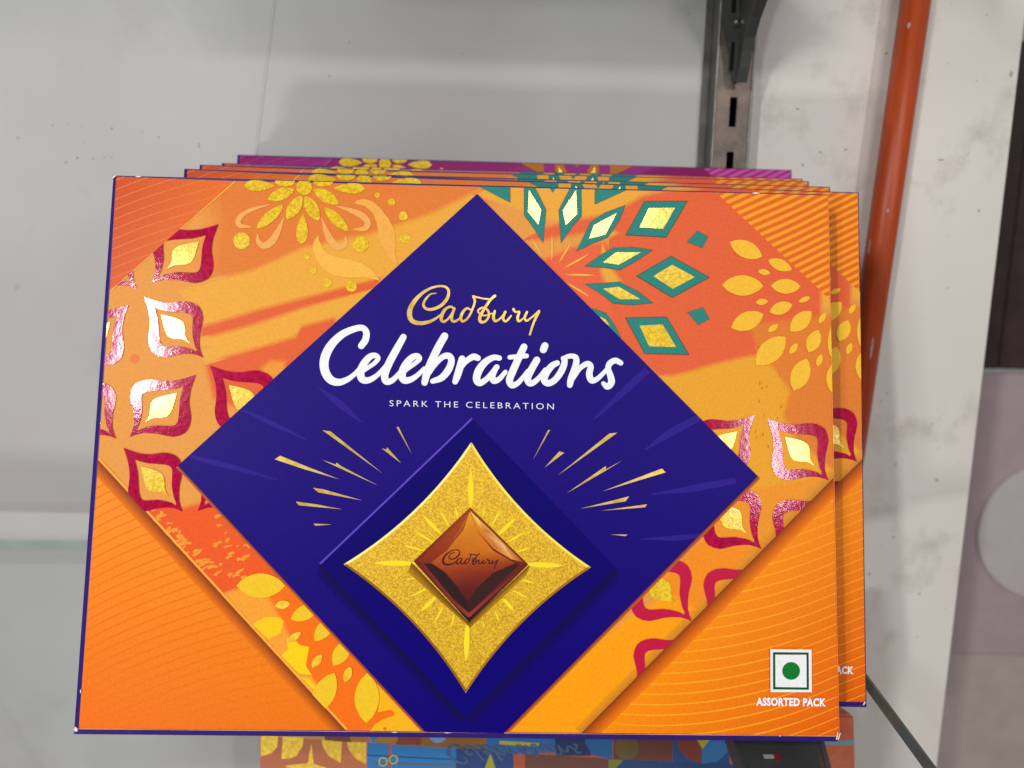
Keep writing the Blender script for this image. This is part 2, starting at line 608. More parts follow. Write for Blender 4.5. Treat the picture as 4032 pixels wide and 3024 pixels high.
GOLD_LEAVES = [  # (p, q, width, drop)
    (A_((1462, 290))[0], A_((1728, 293))[0], 43, True), (A_((1665, 412))[0], A_((1898, 325))[0], 48, False),
    (A_((1830, 588))[0], A_((1965, 378))[0], 50, False), (A_((1990, 380))[0], A_((2112, 598))[0], 50, False),
    (A_((1960, 800))[0], A_((1975, 543))[0], 45, True), (B_((75, 323))[0], B_((296, 452))[0], 48, False),
    (B_((163, 478))[0], B_((382, 692))[0], 42, False), (A_((1805, 458))[0], A_((1568, 668))[0], 42, False),
    (B_((520, 316))[0], B_((252, 315))[0], 42, True)]
GOLD_DOTS = [((1197, 738), 31), ((951, 949), 33), ((1419, 962), 32), ((1485, 770), 11), ((1541, 797), 14), ((1586, 852), 18), ((1593, 940), 21),
             ((1209, 1011), 11), ((1233, 1067), 14), ((1289, 1114), 19), ((1383, 1128), 22)]
YELLOW_R = [D_(*p[:2]) + [p[2] / 2.212] for p in [
    ((598, 785), (882, 912), 150), ((932, 940), (1140, 1025), 100), ((843, 1035), (950, 1055), 52), ((530, 1158), (892, 1165), 180),
    ((955, 1165), (1215, 1172), 130), ((825, 1310), (932, 1298), 55), ((1198, 1305), (1297, 1262), 45), ((943, 1392), (1143, 1325), 110),
    ((610, 1530), (892, 1410), 160), ((1125, 1560), (1308, 1385), 140), ((1375, 1490), (1432, 1400), 50), ((930, 1565), (1020, 1500), 50),
    ((1490, 1800), (1500, 1490), 90), ((1505, 2110), (1520, 1820), 150)]]
YELLOW_R += [H_(*p[:2]) + [p[2] / 2.212] for p in [
    ((825, 305), (1085, 58), 190), ((1285, 195), (1370, 0), 125), ((1118, 208), (1188, 116), 55), ((1360, 318), (1398, 210), 55), ((1155, 528), (1270, 248), 165)]]
YELLOW_L = [I_(*p[:2]) + [p[2] / 2.212, p[3]] for p in [
    ((1508, 675), (1934, 675), 215, 0), ((1845, 850), (1978, 830), 72, 1), ((1982, 968), (2230, 850), 130, 0), ((1955, 1168), (2070, 1078), 60, 1)]]
YELLOW_L += [J_(*p[:2]) + [p[2] / 2.212, p[3]] for p in [
    ((88, 1155), (245, 960), 125, 0), ((250, 1370), (390, 1150), 135, 0), ((65, 1388), (152, 1273), 66, 1), ((350, 1515), (400, 1378), 70, 1), ((80, 1790), (262, 1432), 190, 0)]]
YELLOW_L += [N_((980, 432), (990, -5)) + [97, 0]]


def print_box(T, pal, want=lambda pts: True, deluxe=True):
    """lay the artwork on a box; deluxe = everything, else only the pieces 'want' lets through"""
    z = [0.0]

    def nz(step=0.05):
        z[0] += step * 0.4 * MM
        return z[0]

    # --- corners
    k = Ink(nz())
    k.poly([(456, 695), (924, 713), (431, 1147)], pal['tl'])
    if deluxe or want([(456, 695)]):
        k.build("corner_panel", INK, T)
    k = Ink(z[0])
    k.poly([(2817, 758), (3258, 770), (3269, 1183)], pal['tr'])
    k.build("corner_panel", INK, T)
    k = Ink(z[0])
    k.poly([(386, 1811), (310, 2869), (1362, 2876)], pal['bl'])
    if deluxe:
        k.build("corner_panel", INK, T)
    k = Ink(z[0])
    k.poly([(3282, 1879), (3303, 2898), (2289, 2885)], pal['br'])
    k.build("corner_panel", INK, T)
    # --- fine lines on the corners
    zl = nz()
    TLc, TRc = [(456, 695), (924, 713), (431, 1147)], [(2817, 758), (3258, 770), (3269, 1183)]
    BLc, BRc = [(386, 1811), (310, 2869), (1362, 2876)], [(3282, 1879), (3303, 2898), (2289, 2885)]
    k = Ink(zl, TLc)
    for i in range(13):
        y = 690 + i * 38
        k.stroke([(430, y + 30, 4), (560, y - 22, 4), (740, y - 78, 3.5), (930, y - 125, 3.5)], pal['tll'], False, 3)
    if deluxe or want([(456, 695)]):
        k.build("printed_lines", INK, T)
    k = Ink(zl, TRc)
    for i in range(-8, 18):
        y = 770 + i * 31
        k.stroke([(2800, y + 195 - i * 0, 13), (2960, y + 122, 14), (3120, y + 52, 15), (3280, y - 28, 15)], pal['trs'], False, 3)
    k.build("printed_stripes", INK, T)
    k = Ink(zl, BLc)
    for i in range(32):
        y = 1850 + i * 38.5
        k.stroke([(300, y, 5), (470, y - 88, 5.5), (700, y - 180, 6), (950, y - 255, 6), (1380, y - 330, 6)], pal['bll'], False, 3)
    if deluxe:
        k.build("printed_lines", INK, T)
    k = Ink(zl, BRc)
    for i in range(26):
        y = 1925 + i * 41
        pts = []
        for x in (3320, 3180, 3020, 2840, 2660, 2480, 2300):
            s = (3292 - x) / 452.0
            pts.append((x, y + (431 * s - 137 * s * s) / 2.212, 5.5 if x < 3100 else 3.5))
        k.stroke(pts, pal['brl'], False, 3)
    k.build("printed_lines", INK, T)

    # --- printed shadow of the wide band, part of the artwork
    zs = nz()

    def shade(a, b, off, dark, light, clip, n=3):
        kk = Ink(zs, clip)
        a, b = np.array(a, float), np.array(b, float)
        d = (b - a) / np.linalg.norm(b - a)
        nn = np.array([-d[1], d[0]]) * off
        for i in range(n):
            t0, t1 = i / n, (i + 1) / n
            c0 = tuple(dark[j] + (light[j] - dark[j]) * t0 ** 0.8 for j in range(3))
            c1 = tuple(dark[j] + (light[j] - dark[j]) * t1 ** 0.8 for j in range(3))
            kk.poly([tuple(a + nn * t0), tuple(b + nn * t0), tuple(b + nn * t1), tuple(a + nn * t1)], [c0, c0, c1, c1])
        return kk

    if deluxe:
        shade((386, 1811), (1362, 2876), 48, (132, 52, 14), pal['bl'][2], BLc).build("printed_shadow", INK, T)
    shade((3282, 1879), (2289, 2885), -58, (140, 54, 8), (246, 124, 6), BRc).build("printed_shadow", INK, T)

    # --- wide band
    k = Ink(nz(), BAND)
    k.poly(BAND, pal['band'])
    k.build("band_panel", INK, T)
    nz()
    n_patch = [0]

    laid = []

    def inside(p, poly):
        c = False
        for i in range(len(poly)):
            (x0, y0), (x1, y1) = poly[i - 1][:2], poly[i][:2]
            if (y0 > p[1]) != (y1 > p[1]) and p[0] < x0 + (p[1] - y0) * (x1 - x0) / (y1 - y0):
                c = not c
        return c

    def under(p):
        for q, c in reversed(laid):
            if inside(p, q):
                return c
        return pal['band']

    def patch(pts, col, name="colour_sweep", fw=22):
        """a sweep of colour whose brushed border blends into what is printed below it"""
        if not (deluxe or want(pts)):
            return
        n_patch[0] += 1
        kk = Ink(z[0] + n_patch[0] * 0.0012 * MM, BAND)
        c_ = pal[col] if isinstance(col, str) else col
        kk.poly(pts, c_)
        if name == "colour_sweep":
            n = len(pts)
            ar = sum(pts[i][0] * pts[(i + 1) % n][1] - pts[(i + 1) % n][0] * pts[i][1] for i in range(n))
            sg = 1 if ar > 0 else -1
            nr = []
            for i in range(n):
                d = np.array(pts[(i + 1) % n][:2], float) - np.array(pts[i][:2], float)
                d /= np.linalg.norm(d) + 1e-9
                nr.append(np.array([d[1], -d[0]]) * sg)
            mit = []
            for i in range(n):
                m0 = nr[i - 1] + nr[i]
                mit.append(m0 / max(np.linalg.norm(m0) ** 2 / 2, 0.6))
            for i in range(n):
                p, q = np.array(pts[i][:2], float), np.array(pts[(i + 1) % n][:2], float)
                m0, m1 = mit[i], mit[(i + 1) % n]
                ns = max(1, int(np.linalg.norm(q - p) / 45))
                for j in range(ns):
                    t0, t1 = j / ns, (j + 1) / ns
                    i0, i1 = p + (q - p) * t0, p + (q - p) * t1
                    o0, o1 = i0 + (m0 + (m1 - m0) * t0) * fw, i1 + (m0 + (m1 - m0) * t1) * fw
                    kk.poly([tuple(i0), tuple(i1), tuple(o1), tuple(o0)], [c_, c_, under(o1), under(o0)], -0.0003 * MM)
            laid.append((pts, c_))
        kk.build(name, INK, T)

    # left half
    patch([(840, 700), (2010, 700), (1877, 765), (1800, 812), (1697, 853), (1560, 898), (1448, 935), (1200, 984), (1000, 1075), (860, 1110), (870, 1000), (900, 860)],
          'orange', fw=110)
    patch([(720, 1152), (860, 1110), (1000, 1075), (1200, 984), (1448, 935), (1697, 853), (1877, 765), (1900, 900), (1489, 1102), (1200, 1183), (900, 1270), (800, 1290)], 'amber')
    patch([(800, 1296), (1000, 1235), (1200, 1183), (1489, 1102), (1470, 1140), (1200, 1222), (1000, 1290), (800, 1345)], 'red')
    patch([(800, 1345), (1000, 1290), (1200, 1222), (1470, 1140), (1400, 1210), (1200, 1290), (1000, 1340), (800, 1400)], 'amber')
    patch([(820, 1440), (1000, 1360), (1200, 1292), (1309, 1264), (1330, 1300), (1000, 1620), (850, 1560)], 'red')
    patch([(800, 1386), (1000, 1322), (1160, 1300), (1150, 1318), (1000, 1362), (815, 1412)], 'amber')
    if deluxe:
        patch(E_((1640, 340), (1700, 290), (1790, 295), (1790, 360), (1650, 450)), (240, 150, 50))
        patch(disc((530, 1413), 19, 12), (236, 124, 62), "printed_dot")
    # right half
    patch([(1880, 765), (2070, 690), (3300, 690), (3300, 1200), (2800, 1200), (2300, 900)], 'amber')
    patch(C_((130, 770), (320, 680), (560, 610), (900, 560), (1180, 400), (1500, 330), (1700, 300), (2500, 300), (2700, 1200), (2700, 1700), (2340, 1770), (1830, 1862), (1380, 1980), (900, 1560), (480, 1120), (330, 980), (560, 850), (820, 800), (1000, 700), (860, 640), (560, 700), (300, 740)), 'coral')
    patch(C_((300, 960), (560, 850), (830, 800), (900, 1560), (480, 1120)), (236, 100, 60))
    patch(C_((820, 800), (870, 1010), (960, 1140), (880, 1160), (830, 1030)), 'amber')
    patch([(2600, 1500), (2700, 1478), (2830, 1440), (2960, 1412), (3060, 1400), (3130, 1560), (3110, 1700), (3300, 1800), (3300, 2000), (2900, 2100), (2700, 1900)], (238, 164, 42))
    patch([(2960, 1290), (3100, 1270), (3300, 1250), (3300, 1860), (3140, 1720), (3095, 1640), (3120, 1540), (3060, 1450), (3010, 1400)], (228, 126, 44))
    if deluxe:
        for i in range(26):   # speckle of dry brush marks
            x, y = random.uniform(2970, 3110), random.uniform(1430, 1990)
            patch([(x, y), (x + random.uniform(2, 7), y + random.uniform(8, 20)), (x + random.uniform(-5, 3), y + random.uniform(10, 26))], (206, 116, 24), "brush_speck")
    # lower right limb of the band
    patch([(2900, 1950), (3290, 1870), (2900, 2300), (2640, 2500), (2500, 2500)], (240, 150, 40))
    patch([(2760, 2140), (2880, 2150), (2960, 2180), (2860, 2300), (2700, 2440), (2600, 2300)], (246, 142, 26))
    patch([(2640, 2350), (2480, 2440), (1900, 2900), (2300, 2900), (2760, 2420)], (254, 160, 8))
    # lower left limb
    if deluxe:
        patch([(640, 1990), (720, 2010), (850, 1975), (1000, 2150), (1100, 2260), (1080, 2330), (900, 2350), (840, 2300), (560, 2030)], (238, 88, 28))
        patch([(900, 2350), (940, 2330), (1060, 2330), (1130, 2460), (1180, 2560), (1260, 2760), (1120, 2640)], (246, 160, 48))
        patch([(1060, 2330), (1110, 2290), (1400, 2580), (1690, 2890), (1350, 2890), (1260, 2760), (1180, 2560), (1130, 2460)], (246, 112, 8))
        patch(I_((1640, 1010), (1760, 950), (1880, 950), (1920, 985), (1890, 1090), (1780, 1140)), (250, 200, 20), "printed_leaf")
        patch(I_((1945, 1130), (1955, 1230), (1895, 1285), (2050, 1440), (2190, 1590), (2190, 1500), (2110, 1370), (2140, 1210), (2050, 1190), (2030, 1160)), (252, 208, 8), "printed_leaf")
        patch(N_((330, -10), (480, 60), (530, 130), (560, 180), (380, 0)), (250, 200, 30))
        patch(N_((1010, 505), (1060, 440), (1130, 400), (1215, 372), (1228, 345), (1190, 318), (1080, 340), (1090, 200), (1060, 60), (1500, 515)), (248, 180, 20), "colour_field")
        patch(N_((1125, 478), (1145, 468), (1158, 485), (1145, 497), (1128, 492)), (226, 110, 10), "printed_dot")
        for i in range(80):
            x0 = random.uniform(600, 1010)
            y0 = 1985 + (x0 - 600) * 1.05 + random.uniform(-10, 95) * (0.35 + 0.65 * random.random())
            if x0 > 850: y0 = random.uniform(1990, 2300)
            a = random.uniform(-0.6, 0.1)
            l, w = random.uniform(10, 50), random.uniform(7, 20)
            c, s = math.cos(a), math.sin(a)
            P = [(-l, -w * .4), (-l * .2, -w), (l, -w * .5), (l * .7, w * .3), (0, w * .4), (-l * .6, w)]
            patch([(x0 + p[0] * c * .5 - p[1] * s * .5, y0 + p[0] * s * .5 + p[1] * c * .5) for p in P], (240, 152, 50), "brush_speck")
    # bright folded rim along the band's edges
    zr = nz(0.5)
    k = Ink(zr, BAND)
    k.stroke([(924, 713, 10), (680, 925, 10), (431, 1147, 10)], pal['rim'], False)
    if deluxe or want([(600, 700)]):
        k.build("band_rim", INK, T)
    if deluxe:
        k = Ink(zr, BAND)
        k.stroke([(390, 1806, 9), (880, 2340, 9), (1366, 2870, 9)], (250, 170, 60), False)
        k.build("band_rim", INK, T)
    k = Ink(zr, BAND)
    k.poly([(3282, 1879), (2289, 2885), (2265, 2868), (3282, 1838)], [(206, 128, 30), (206, 128, 30), (236, 150, 24), (232, 150, 50)])
    k.build("band_rim", INK, T)

    # --- pale curls round the flower
    zc = nz()
    curls = [A_((1690, 455, 6), (1560, 490, 28), (1460, 535, 40), (1412, 590, 48), (1425, 640, 40), (1520, 650, 14)),
             A_((1808, 572, 10), (1755, 690, 48), (1700, 780, 66), (1630, 815, 54), (1585, 775, 38), (1580, 715, 12)),
             B_((268, 468, 6), (390, 505, 38), (490, 550, 56), (545, 610, 54), (520, 665, 46), (425, 672, 10)),
             B_((148, 580, 10), (185, 690, 48), (240, 790, 66), (305, 830, 54), (355, 795, 38), (352, 735, 12))]
    for i, c in enumerate(curls):
        if deluxe or want(c):
            k = Ink(zc, BAND)
            k.stroke(c, pal['swirl'] if i != 4 else pal['swirl'], True, 5)
            k.build("printed_curl", INK, T)
    for o, cc_ in ((B_((425, 445), (460, 415), (520, 408), (590, 430), (660, 490), (730, 580), (780, 680), (790, 780), (785, 870), (808, 985), (720, 910), (660, 800), (635, 700), (625, 620), (590, 530), (520, 470)), (244, 172, 74)),
                   (B_((115, 722), (75, 780), (68, 850), (100, 940), (160, 1020), (260, 1080), (400, 1095), (520, 1090), (655, 1118), (590, 1030), (500, 970), (400, 935), (300, 920), (210, 890), (150, 830), (125, 770)), (248, 184, 72))):
        if deluxe or want(o):
            k = Ink(zc, BAND)
            k.poly(o, cc_ if pal is PAL else pal['swirl'])
            k.build("printed_curl", INK, T)
    # --- gold flower
    zg = nz(0.1)
    for p, q, w, dr in GOLD_LEAVES:
        if deluxe or want([p, q]):
            k = Ink(zg)
            k.poly(leaf(p, q, w, 9, dr), (255, 255, 255))
            k.build("foil_petal", GOLD, T)
    for p, r in GOLD_DOTS:
        if deluxe or want([(p[0], p[1] - r)]):
            k = Ink(zg)
            k.poly(disc(p, r), (255, 255, 255))
            k.build("foil_dot", GOLD, T)
    for p in ((1272, 716), (1121, 716)):
        k = Ink(zg)
        k.poly([(p[0] + 40 * math.cos(a), p[1] + 20 * math.sin(a)) for a in np.linspace(0, 2 * math.pi, 15)[:-1]], (255, 255, 255))
        k.build("foil_petal", GOLD, T)
    # --- mosaic of teal pieces with gold inlays
    zt = nz(0.1)
    nz()
    for outer, inner in TEAL:
        o = C_(*outer)
        if not (deluxe or want(o)):
            continue
        k = Ink(zt, BAND)
        cx = sum(p[0] for p in o) / len(o)
        cy = sum(p[1] for p in o) / len(o)
        k.poly([(cx + (p[0] - cx) * 1.03, cy + (p[1] - cy) * 1.03) for p in o], tuple(v * 0.55 for v in pal['teal']))
        k.poly(o, pal['teal'], 0.01 * MM)
        t = k.build("mosaic_piece", INK, T)
        if inner:
            k = Ink(z[0])
            k.poly(C_(*inner), (255, 255, 255))
            k.build("foil_inlay", GOLD, t)
    if deluxe:
        for a, b in [((195, 740), (305, 925)), ((380, 715), (378, 957)), ((560, 765), (435, 972)), ((712, 883), (472, 1017)), ((762, 1073), (483, 1066)), ((715, 1263), (505, 1136))]:
            p, q = C_(a, b)
            k = Ink(zt)
            k.poly(leaf(p, q, 9, 4), (246, 176, 80))
            k.build("printed_spark", INK, T)
    # --- pointed tiles in magenta foil with gold hearts
    zm = nz()
    nz()
    for i, (t1, t2, kind) in enumerate(MAG_TILES):
        M = tile_map(t1, t2, kind)
        o, n_ = [M(p) for p in T_OUT], [M(p) for p in T_IN]
        if not (deluxe or want(o)):
            continue
        k = Ink(zm, BAND)
        # ring between the two loops, matched by index
        m = len(o)
        for j in range(m):
            j2 = (j + 1) % m
            a, b = n_[int(j * len(n_) / m)], n_[int(j2 * len(n_) / m)]
            k.poly([o[j], o[j2], b], (196, 18, 66))
            if a != b:
                k.poly([o[j], b, a], (196, 18, 66))
        t = k.build("foil_tile", INK if i in PLAIN_TILES else MAGF, T)
        if t:
            g = Ink(z[0], BAND)
            g.poly([M(p) for p in T_GOLD], (255, 255, 255))
            g.build("foil_heart", GOLD, t)
    # --- yellow leaves
    zy = nz()
    for p, q, w in YELLOW_R:
        if deluxe or want([p, q]):
            k = Ink(zy)
            k.poly(leaf(p, q, w, 9), (248, 190, 52))
            k.build("printed_leaf", INK, T)
    if not deluxe:
        return
    for p, q, w, f in YELLOW_L:
        k = Ink(zy, BAND)
        k.poly(leaf(p, q, w, 9), (242, 196, 34))
        k.build("printed_leaf", YFOIL if f else INK, T)
    # printed shadow below the purple diamond, then the diamond
    PUR = [(1877, 765), (2981, 1875), (1984, 2885), (1676, 2881), (702, 1833)]
    zs = nz()
    for a, b, off, lt in (((702, 1833), (1676, 2881), 34, (244, 130, 30)), ((2981, 1875), (1984, 2885), -42, (246, 150, 30))):
        kk = Ink(zs, BAND)
        a, b = np.array(a, float), np.array(b, float)
        d = (b - a) / np.linalg.norm(b - a)
        nn = np.array([-d[1], d[0]]) * off
        kk.poly([tuple(a), tuple(b), tuple(b + nn * .3), tuple(a + nn * .3)], [(120, 46, 30)] * 2 + [(206, 100, 40)] * 2)
        kk.build("printed_shadow", INK, T)
    k = Ink(nz())
    k.poly(PUR, [(34, 15, 122), (27, 8, 119), (15, 0, 114), (15, 0, 114), (32, 12, 120)])
    k.build("diamond_panel", SATIN, T)
    zf = nz()
    for p in (E_((1440, 690, 10), (1700, 810, 40), (2000, 950, 14)), E_((1000, 1100, 30), (1350, 1190, 44), (1750, 1300, 10)), F_((120, 500, 10), (300, 640, 60), (490, 800, 16)),
              G_((1210, 345, 60), (1000, 540, 60), (740, 780, 12)), G_((1660, 765, 60), (1400, 900, 64), (1190, 1040, 14)), G_((1980, 1310, 50), (1650, 1370, 60), (1250, 1430, 12)),
              K_((1680, 240, 40), (1450, 260, 44), (1150, 270, 8))):
        k = Ink(zf, PUR)
        k.stroke(p, (48, 28, 138), False, 4)
        k.build("pale_ray", SATIN, T)
    # lettering
    zt2 = nz()
    k = Ink(zt2)
    for s in BRAND:
        k.stroke(B_(*s), (255, 235, 150), True, 4)
    k.build("brand_lettering", GOLDM, T)
    k = Ink(zt2)
    for s in NAME:
        k.stroke(F_(*s), (246, 246, 250), True, 5)
    k.build("name_lettering", INK, T)
    k = Ink(zt2)
    lay_text(k, "SPARK THE CELEBRATION", F_((738, 663))[0], F_((2166, 692))[0], F_((738, 611))[0], (240, 240, 246), 1.38, -0.006)
    k.build("slogan_lettering", INK, T)
    # gold rays
    for ray_ in (F_((155, 872), (225, 882), (675, 1245)), F_((155, 1130), (275, 1172), (275, 1152), (320, 1185), (637, 1352), (280, 1190)),
                 F_((670, 1030), (710, 1040), (718, 1022), (838, 1158)), F_((798, 845), (817, 843), (932, 1080)), F_((72, 1372), (160, 1385), (500, 1482), (120, 1412)),
                 F_((-259, 1125), (-213, 1093), (0, 1180), (300, 1298), (0, 1212)), F_((-76, 1492), (100, 1516), (330, 1560), (-50, 1524)), J_((75, 135), (235, 143), (95, 154)),
                 G_((365, 868), (345, 873), (215, 1130)), G_((445, 1055), (488, 1068), (315, 1198)), G_((880, 900), (948, 893), (920, 915), (430, 1265)),
                 G_((850, 1182), (850, 1212), (990, 1135), (845, 1225), (508, 1420)), G_((1335, 1205), (1368, 1238), (820, 1403)), G_((1052, 1447), (1020, 1490), (630, 1553)),
                 G_((1208, 1515), (1190, 1542), (805, 1572)), K_((1040, 230), (1020, 244), (890, 230))):
        k = Ink(zt2)
        k.poly(ray_, (255, 230, 140))
        k.build("gold_ray", GOLDM, T)
    # inner deep blue diamond, with its printed shadow and lit edge
    IN = [(1858, 1648), (2423, 2235), (1832, 2824), (1261, 2219)]
    zs = nz(0.2)
    for a, b, off in ((IN[3], IN[2], 42), (IN[1], IN[2], -48)):
        a, b = np.array(a, float), np.array(b, float)
        d = (b - a) / np.linalg.norm(b - a)
        nn = np.array([-d[1], d[0]]) * off
        kk = Ink(zs)
        kk.poly([tuple(a), tuple(b), tuple(b + nn), tuple(a + nn + d * 30)], [(15, 8, 62), (15, 8, 62), (18, 0, 110), (20, 2, 110)])
        kk.build("printed_shadow", SATIN, T)
    k = Ink(nz())
    k.poly(IN, [(12, 0, 104), (12, 0, 106), (10, 0, 118), (12, 0, 104)])
    dia = k.build("inner_diamond", SATIN, T)
    k = Ink(nz())
    k.stroke([(1261, 2219, 7), (1560, 1934, 7), (1858, 1648, 7)], (96, 74, 196), False, 2)
    k.build("lit_edge", SATIN, dia)
    # gold star
    tips = [np.array(p, float) for p in ((1855, 1741), (2325, 2233), (1834, 2726), (1354, 2221))]
    cen = np.array((1843, 2231.0))

    def star_loop(scale):
        out = []
        for i in range(4):
            a, b = tips[i], tips[(i + 1) % 4]
            m = (a + b) / 2
            ctl = m + (cen - m) / np.linalg.norm(cen - m) * 76
            for j in range(12):
                t = j / 12
                p = (1 - t) ** 2 * a + 2 * t * (1 - t) * ctl + t * t * b
                out.append(tuple(cen + (p - cen) * scale))
        return out

    z0 = nz()
    z1 = nz(0.30)
    bm = bmesh.new()
    lo = [bm.verts.new((*face(p), z0)) for p in star_loop(1.0)]
    hi = [bm.verts.new((*face(p), z1)) for p in star_loop(0.972)]
    for i in range(len(lo)):
        j = (i + 1) % len(lo)
        bm.faces.new((lo[i], hi[i], hi[j], lo[j]))
    for t in tessellate_polygon([[v.co for v in hi]]):
        bm.faces.new([hi[i] for i in t])
    bmesh.ops.recalc_face_normals(bm, faces=bm.faces)
    star = bm_obj("gold_star", bm, STAR, T)
    zr = nz()
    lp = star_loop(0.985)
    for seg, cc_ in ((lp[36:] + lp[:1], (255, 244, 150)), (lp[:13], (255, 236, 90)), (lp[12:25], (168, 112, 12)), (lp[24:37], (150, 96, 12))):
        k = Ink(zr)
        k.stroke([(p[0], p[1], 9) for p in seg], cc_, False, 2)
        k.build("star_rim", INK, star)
    rays = [((1853, 1842), (1853, 2010), 21), ((1835, 2603), (1840, 2440), 21), ((1471, 2215), (1650, 2217), 21), ((2217, 2226), (2060, 2220), 21)]
    for a, b, w in [((1030, 65), (1200, 240), 30), ((1840, 80), (1670, 245), 30), ((1010, 900), (1160, 755), 30), ((1820, 890), (1720, 780), 30),
                    ((950, 195), (1130, 305), 16), ((860, 320), (1050, 375), 16), ((1175, 20), (1260, 165), 16), ((1310, -10), (1335, 100), 14), ((1562, -20), (1548, 90), 14),
                    ((1705, 10), (1620, 165), 16), ((1925, 200), (1750, 305), 16), ((1960, 345), (1840, 382), 14), ((875, 625), (1020, 598), 10), ((920, 770), (1090, 685), 14),
                    ((1120, 1000), (1220, 840), 14), ((1270, 1050), (1310, 900), 12), ((1700, 990), (1645, 880), 12), ((1565, 1055), (1548, 970), 10),
                    ((1990, 650), (1880, 618), 12), ((1940, 780), (1800, 710), 14)]:
        p, q = J_(a, b)
        rays.append((p, q, w / 2.0))
    for p, q, w in rays:
        k = Ink(zr)
        k.poly(leaf(p, q, w, 5), (255, 226, 40))
        k.build("star_ray", INK, star)
    # chocolate square, a printed picture of one
    zc = nz()
    # its printed shadow on the star
    k = Ink(zc)
    k.poly(J_((930, 470), (1425, 990), (1960, 490), (1930, 580), (1440, 1040), (900, 560)), [(110, 66, 8), (90, 50, 6), (110, 66, 8), (196, 140, 20), (170, 116, 16), (196, 140, 20)])
    k.build("printed_shadow", INK, T)
    k = Ink(nz())
    top, lef, rig, bot = J_((1440, -8), (948, 462), (1945, 490), (1430, 992))
    k.poly([top, lef, bot, rig], [(150, 62, 24), (120, 30, 18), (30, 14, 22), (112, 30, 22)])
    ch = k.build("chocolate_square", INK, T)
    k = Ink(nz())
    k.poly(J_((1440, 25), (985, 462), (1030, 480), (1100, 478), (1240, 360), (1370, 190), (1425, 60)), [(170, 70, 24), (134, 40, 18), (126, 36, 18), (132, 40, 20), (150, 54, 20), (168, 78, 22), (200, 110, 30)])
    k.poly(J_((1440, 25), (1450, 50), (1500, 200), (1640, 350), (1800, 445), (1905, 470)), [(250, 210, 90), (236, 160, 40), (206, 110, 20), (196, 96, 20), (230, 150, 60), (160, 60, 24)])
    k.poly(J_((1500, 80), (1600, 190), (1740, 330), (1800, 430), (1660, 340), (1540, 200)), [(250, 206, 110), (196, 110, 40), (240, 190, 130), (236, 170, 90), (190, 90, 24), (210, 120, 30)], 1e-5)
    # pillow top
    k.poly(J_((1437, 30), (1500, 200), (1640, 370), (1830, 478), (1640, 560), (1500, 690), (1415, 815), (1340, 690), (1230, 560), (1100, 475), (1240, 365), (1380, 190)),
           [(232, 160, 40), (214, 122, 24), (204, 112, 22), (150, 56, 20), (130, 40, 20), (100, 28, 22), (78, 20, 22), (100, 28, 22), (150, 52, 18), (176, 76, 20), (196, 104, 18), (214, 130, 24)], 2e-5)
    k.poly(J_((1040, 482), (1110, 482), (1230, 570), (1340, 700), (1415, 820), (1425, 900), (1300, 790)), (46, 22, 24), 3e-5)
    k.poly(J_((1425, 900), (1415, 820), (1500, 695), (1640, 565), (1830, 482), (1870, 490), (1640, 700)), (54, 26, 26), 3e-5)
    k.poly(J_((1000, 480), (1040, 490), (1300, 800), (1430, 910), (1900, 500), (1910, 505), (1440, 945), (1420, 945), (1280, 820)),
           [(120, 40, 30)] * 2 + [(132, 44, 40), (150, 52, 48), (104, 30, 30), (104, 30, 30), (150, 52, 48), (150, 52, 48), (120, 40, 36)], 4e-5)
    k.build("pillow_facets", INK, ch)
    k = Ink(nz(0.1))
    for s in BRAND:
        k.stroke([(1200 + (1195 + (x - 890) * 0.424) / 2.212, 2000 + (358 + (y - 1158) * 0.40) / 2.212, max(w * 0.44, 8) / 2.212) for x, y, w in s], (66, 18, 16), True, 3)
    k.build("moulded_lettering", INK, ch)
    # vegetarian mark and caption
    zv = z[0]
    k = Ink(zv)
    k.poly(L_((950, 1225), (1308, 1228), (1310, 1598), (952, 1597)), (242, 242, 244))
    vm = k.build("food_mark", INK, T)
    k = Ink(nz())
    o = L_((972, 1250), (1282, 1253), (1285, 1577), (973, 1574))
    i_ = L_((992, 1272), (1263, 1273), (1265, 1557), (994, 1553))
    for j in range(4):
        k.poly([o[j], o[(j + 1) % 4], i_[(j + 1) % 4], i_[j]], (2, 84, 44))
    k.build("green_square_ring", INK, vm)
    k = Ink(z[0])
    k.poly(disc(L_((1130, 1413))[0], 35, 28), (4, 122, 40))
    k.build("green_dot", INK, vm)


def caption(T, z=0.6 * MM):
    k = Ink(z)
    lay_text(k, "ASSORTED PACK", Q_((607, 281))[0], Q_((1214, 288))[0], Q_((609, 208))[0], (250, 248, 250), 1.06, 0.045)
    return k.build("caption_lettering", INK, T)


def scuff(T, pts, z=0.9 * MM):
    k = Ink(z, [(200, 600), (3400, 600), (3400, 3000), (200, 3000)])
    k.poly(pts, (240, 236, 238))
    return k.build("worn_corner", WHITECARD, T)


GRP = "chocolate boxes stacked on the slanted glass shelf"
TH = 0.06 * W
RISE = math.tan(math.radians(27.5))


def slot(i, dx, extra=0.0, rot=0.0):
    return BOX2W @ Matrix.Translation((dx * W, (RISE * 0.06 * i + extra) * W, -TH * i)) @ Matrix.Rotation(rot, 4, 'Z')


def place(px, i):
    """dx and lift of box i so that its top left print corner lies on the sight line px"""
    p = hit(px, slot(i, 0) @ Vector((0, 0, 0)), BOX2W.to_3x3() @ Vector((0, 0, 1)))
    q = slot(i, 0).inverted() @ p
    print("box", i, "dx", q.x / W, "lift", (q.y - HB) / W)
    return q.x / W, (q.y - HB) / W


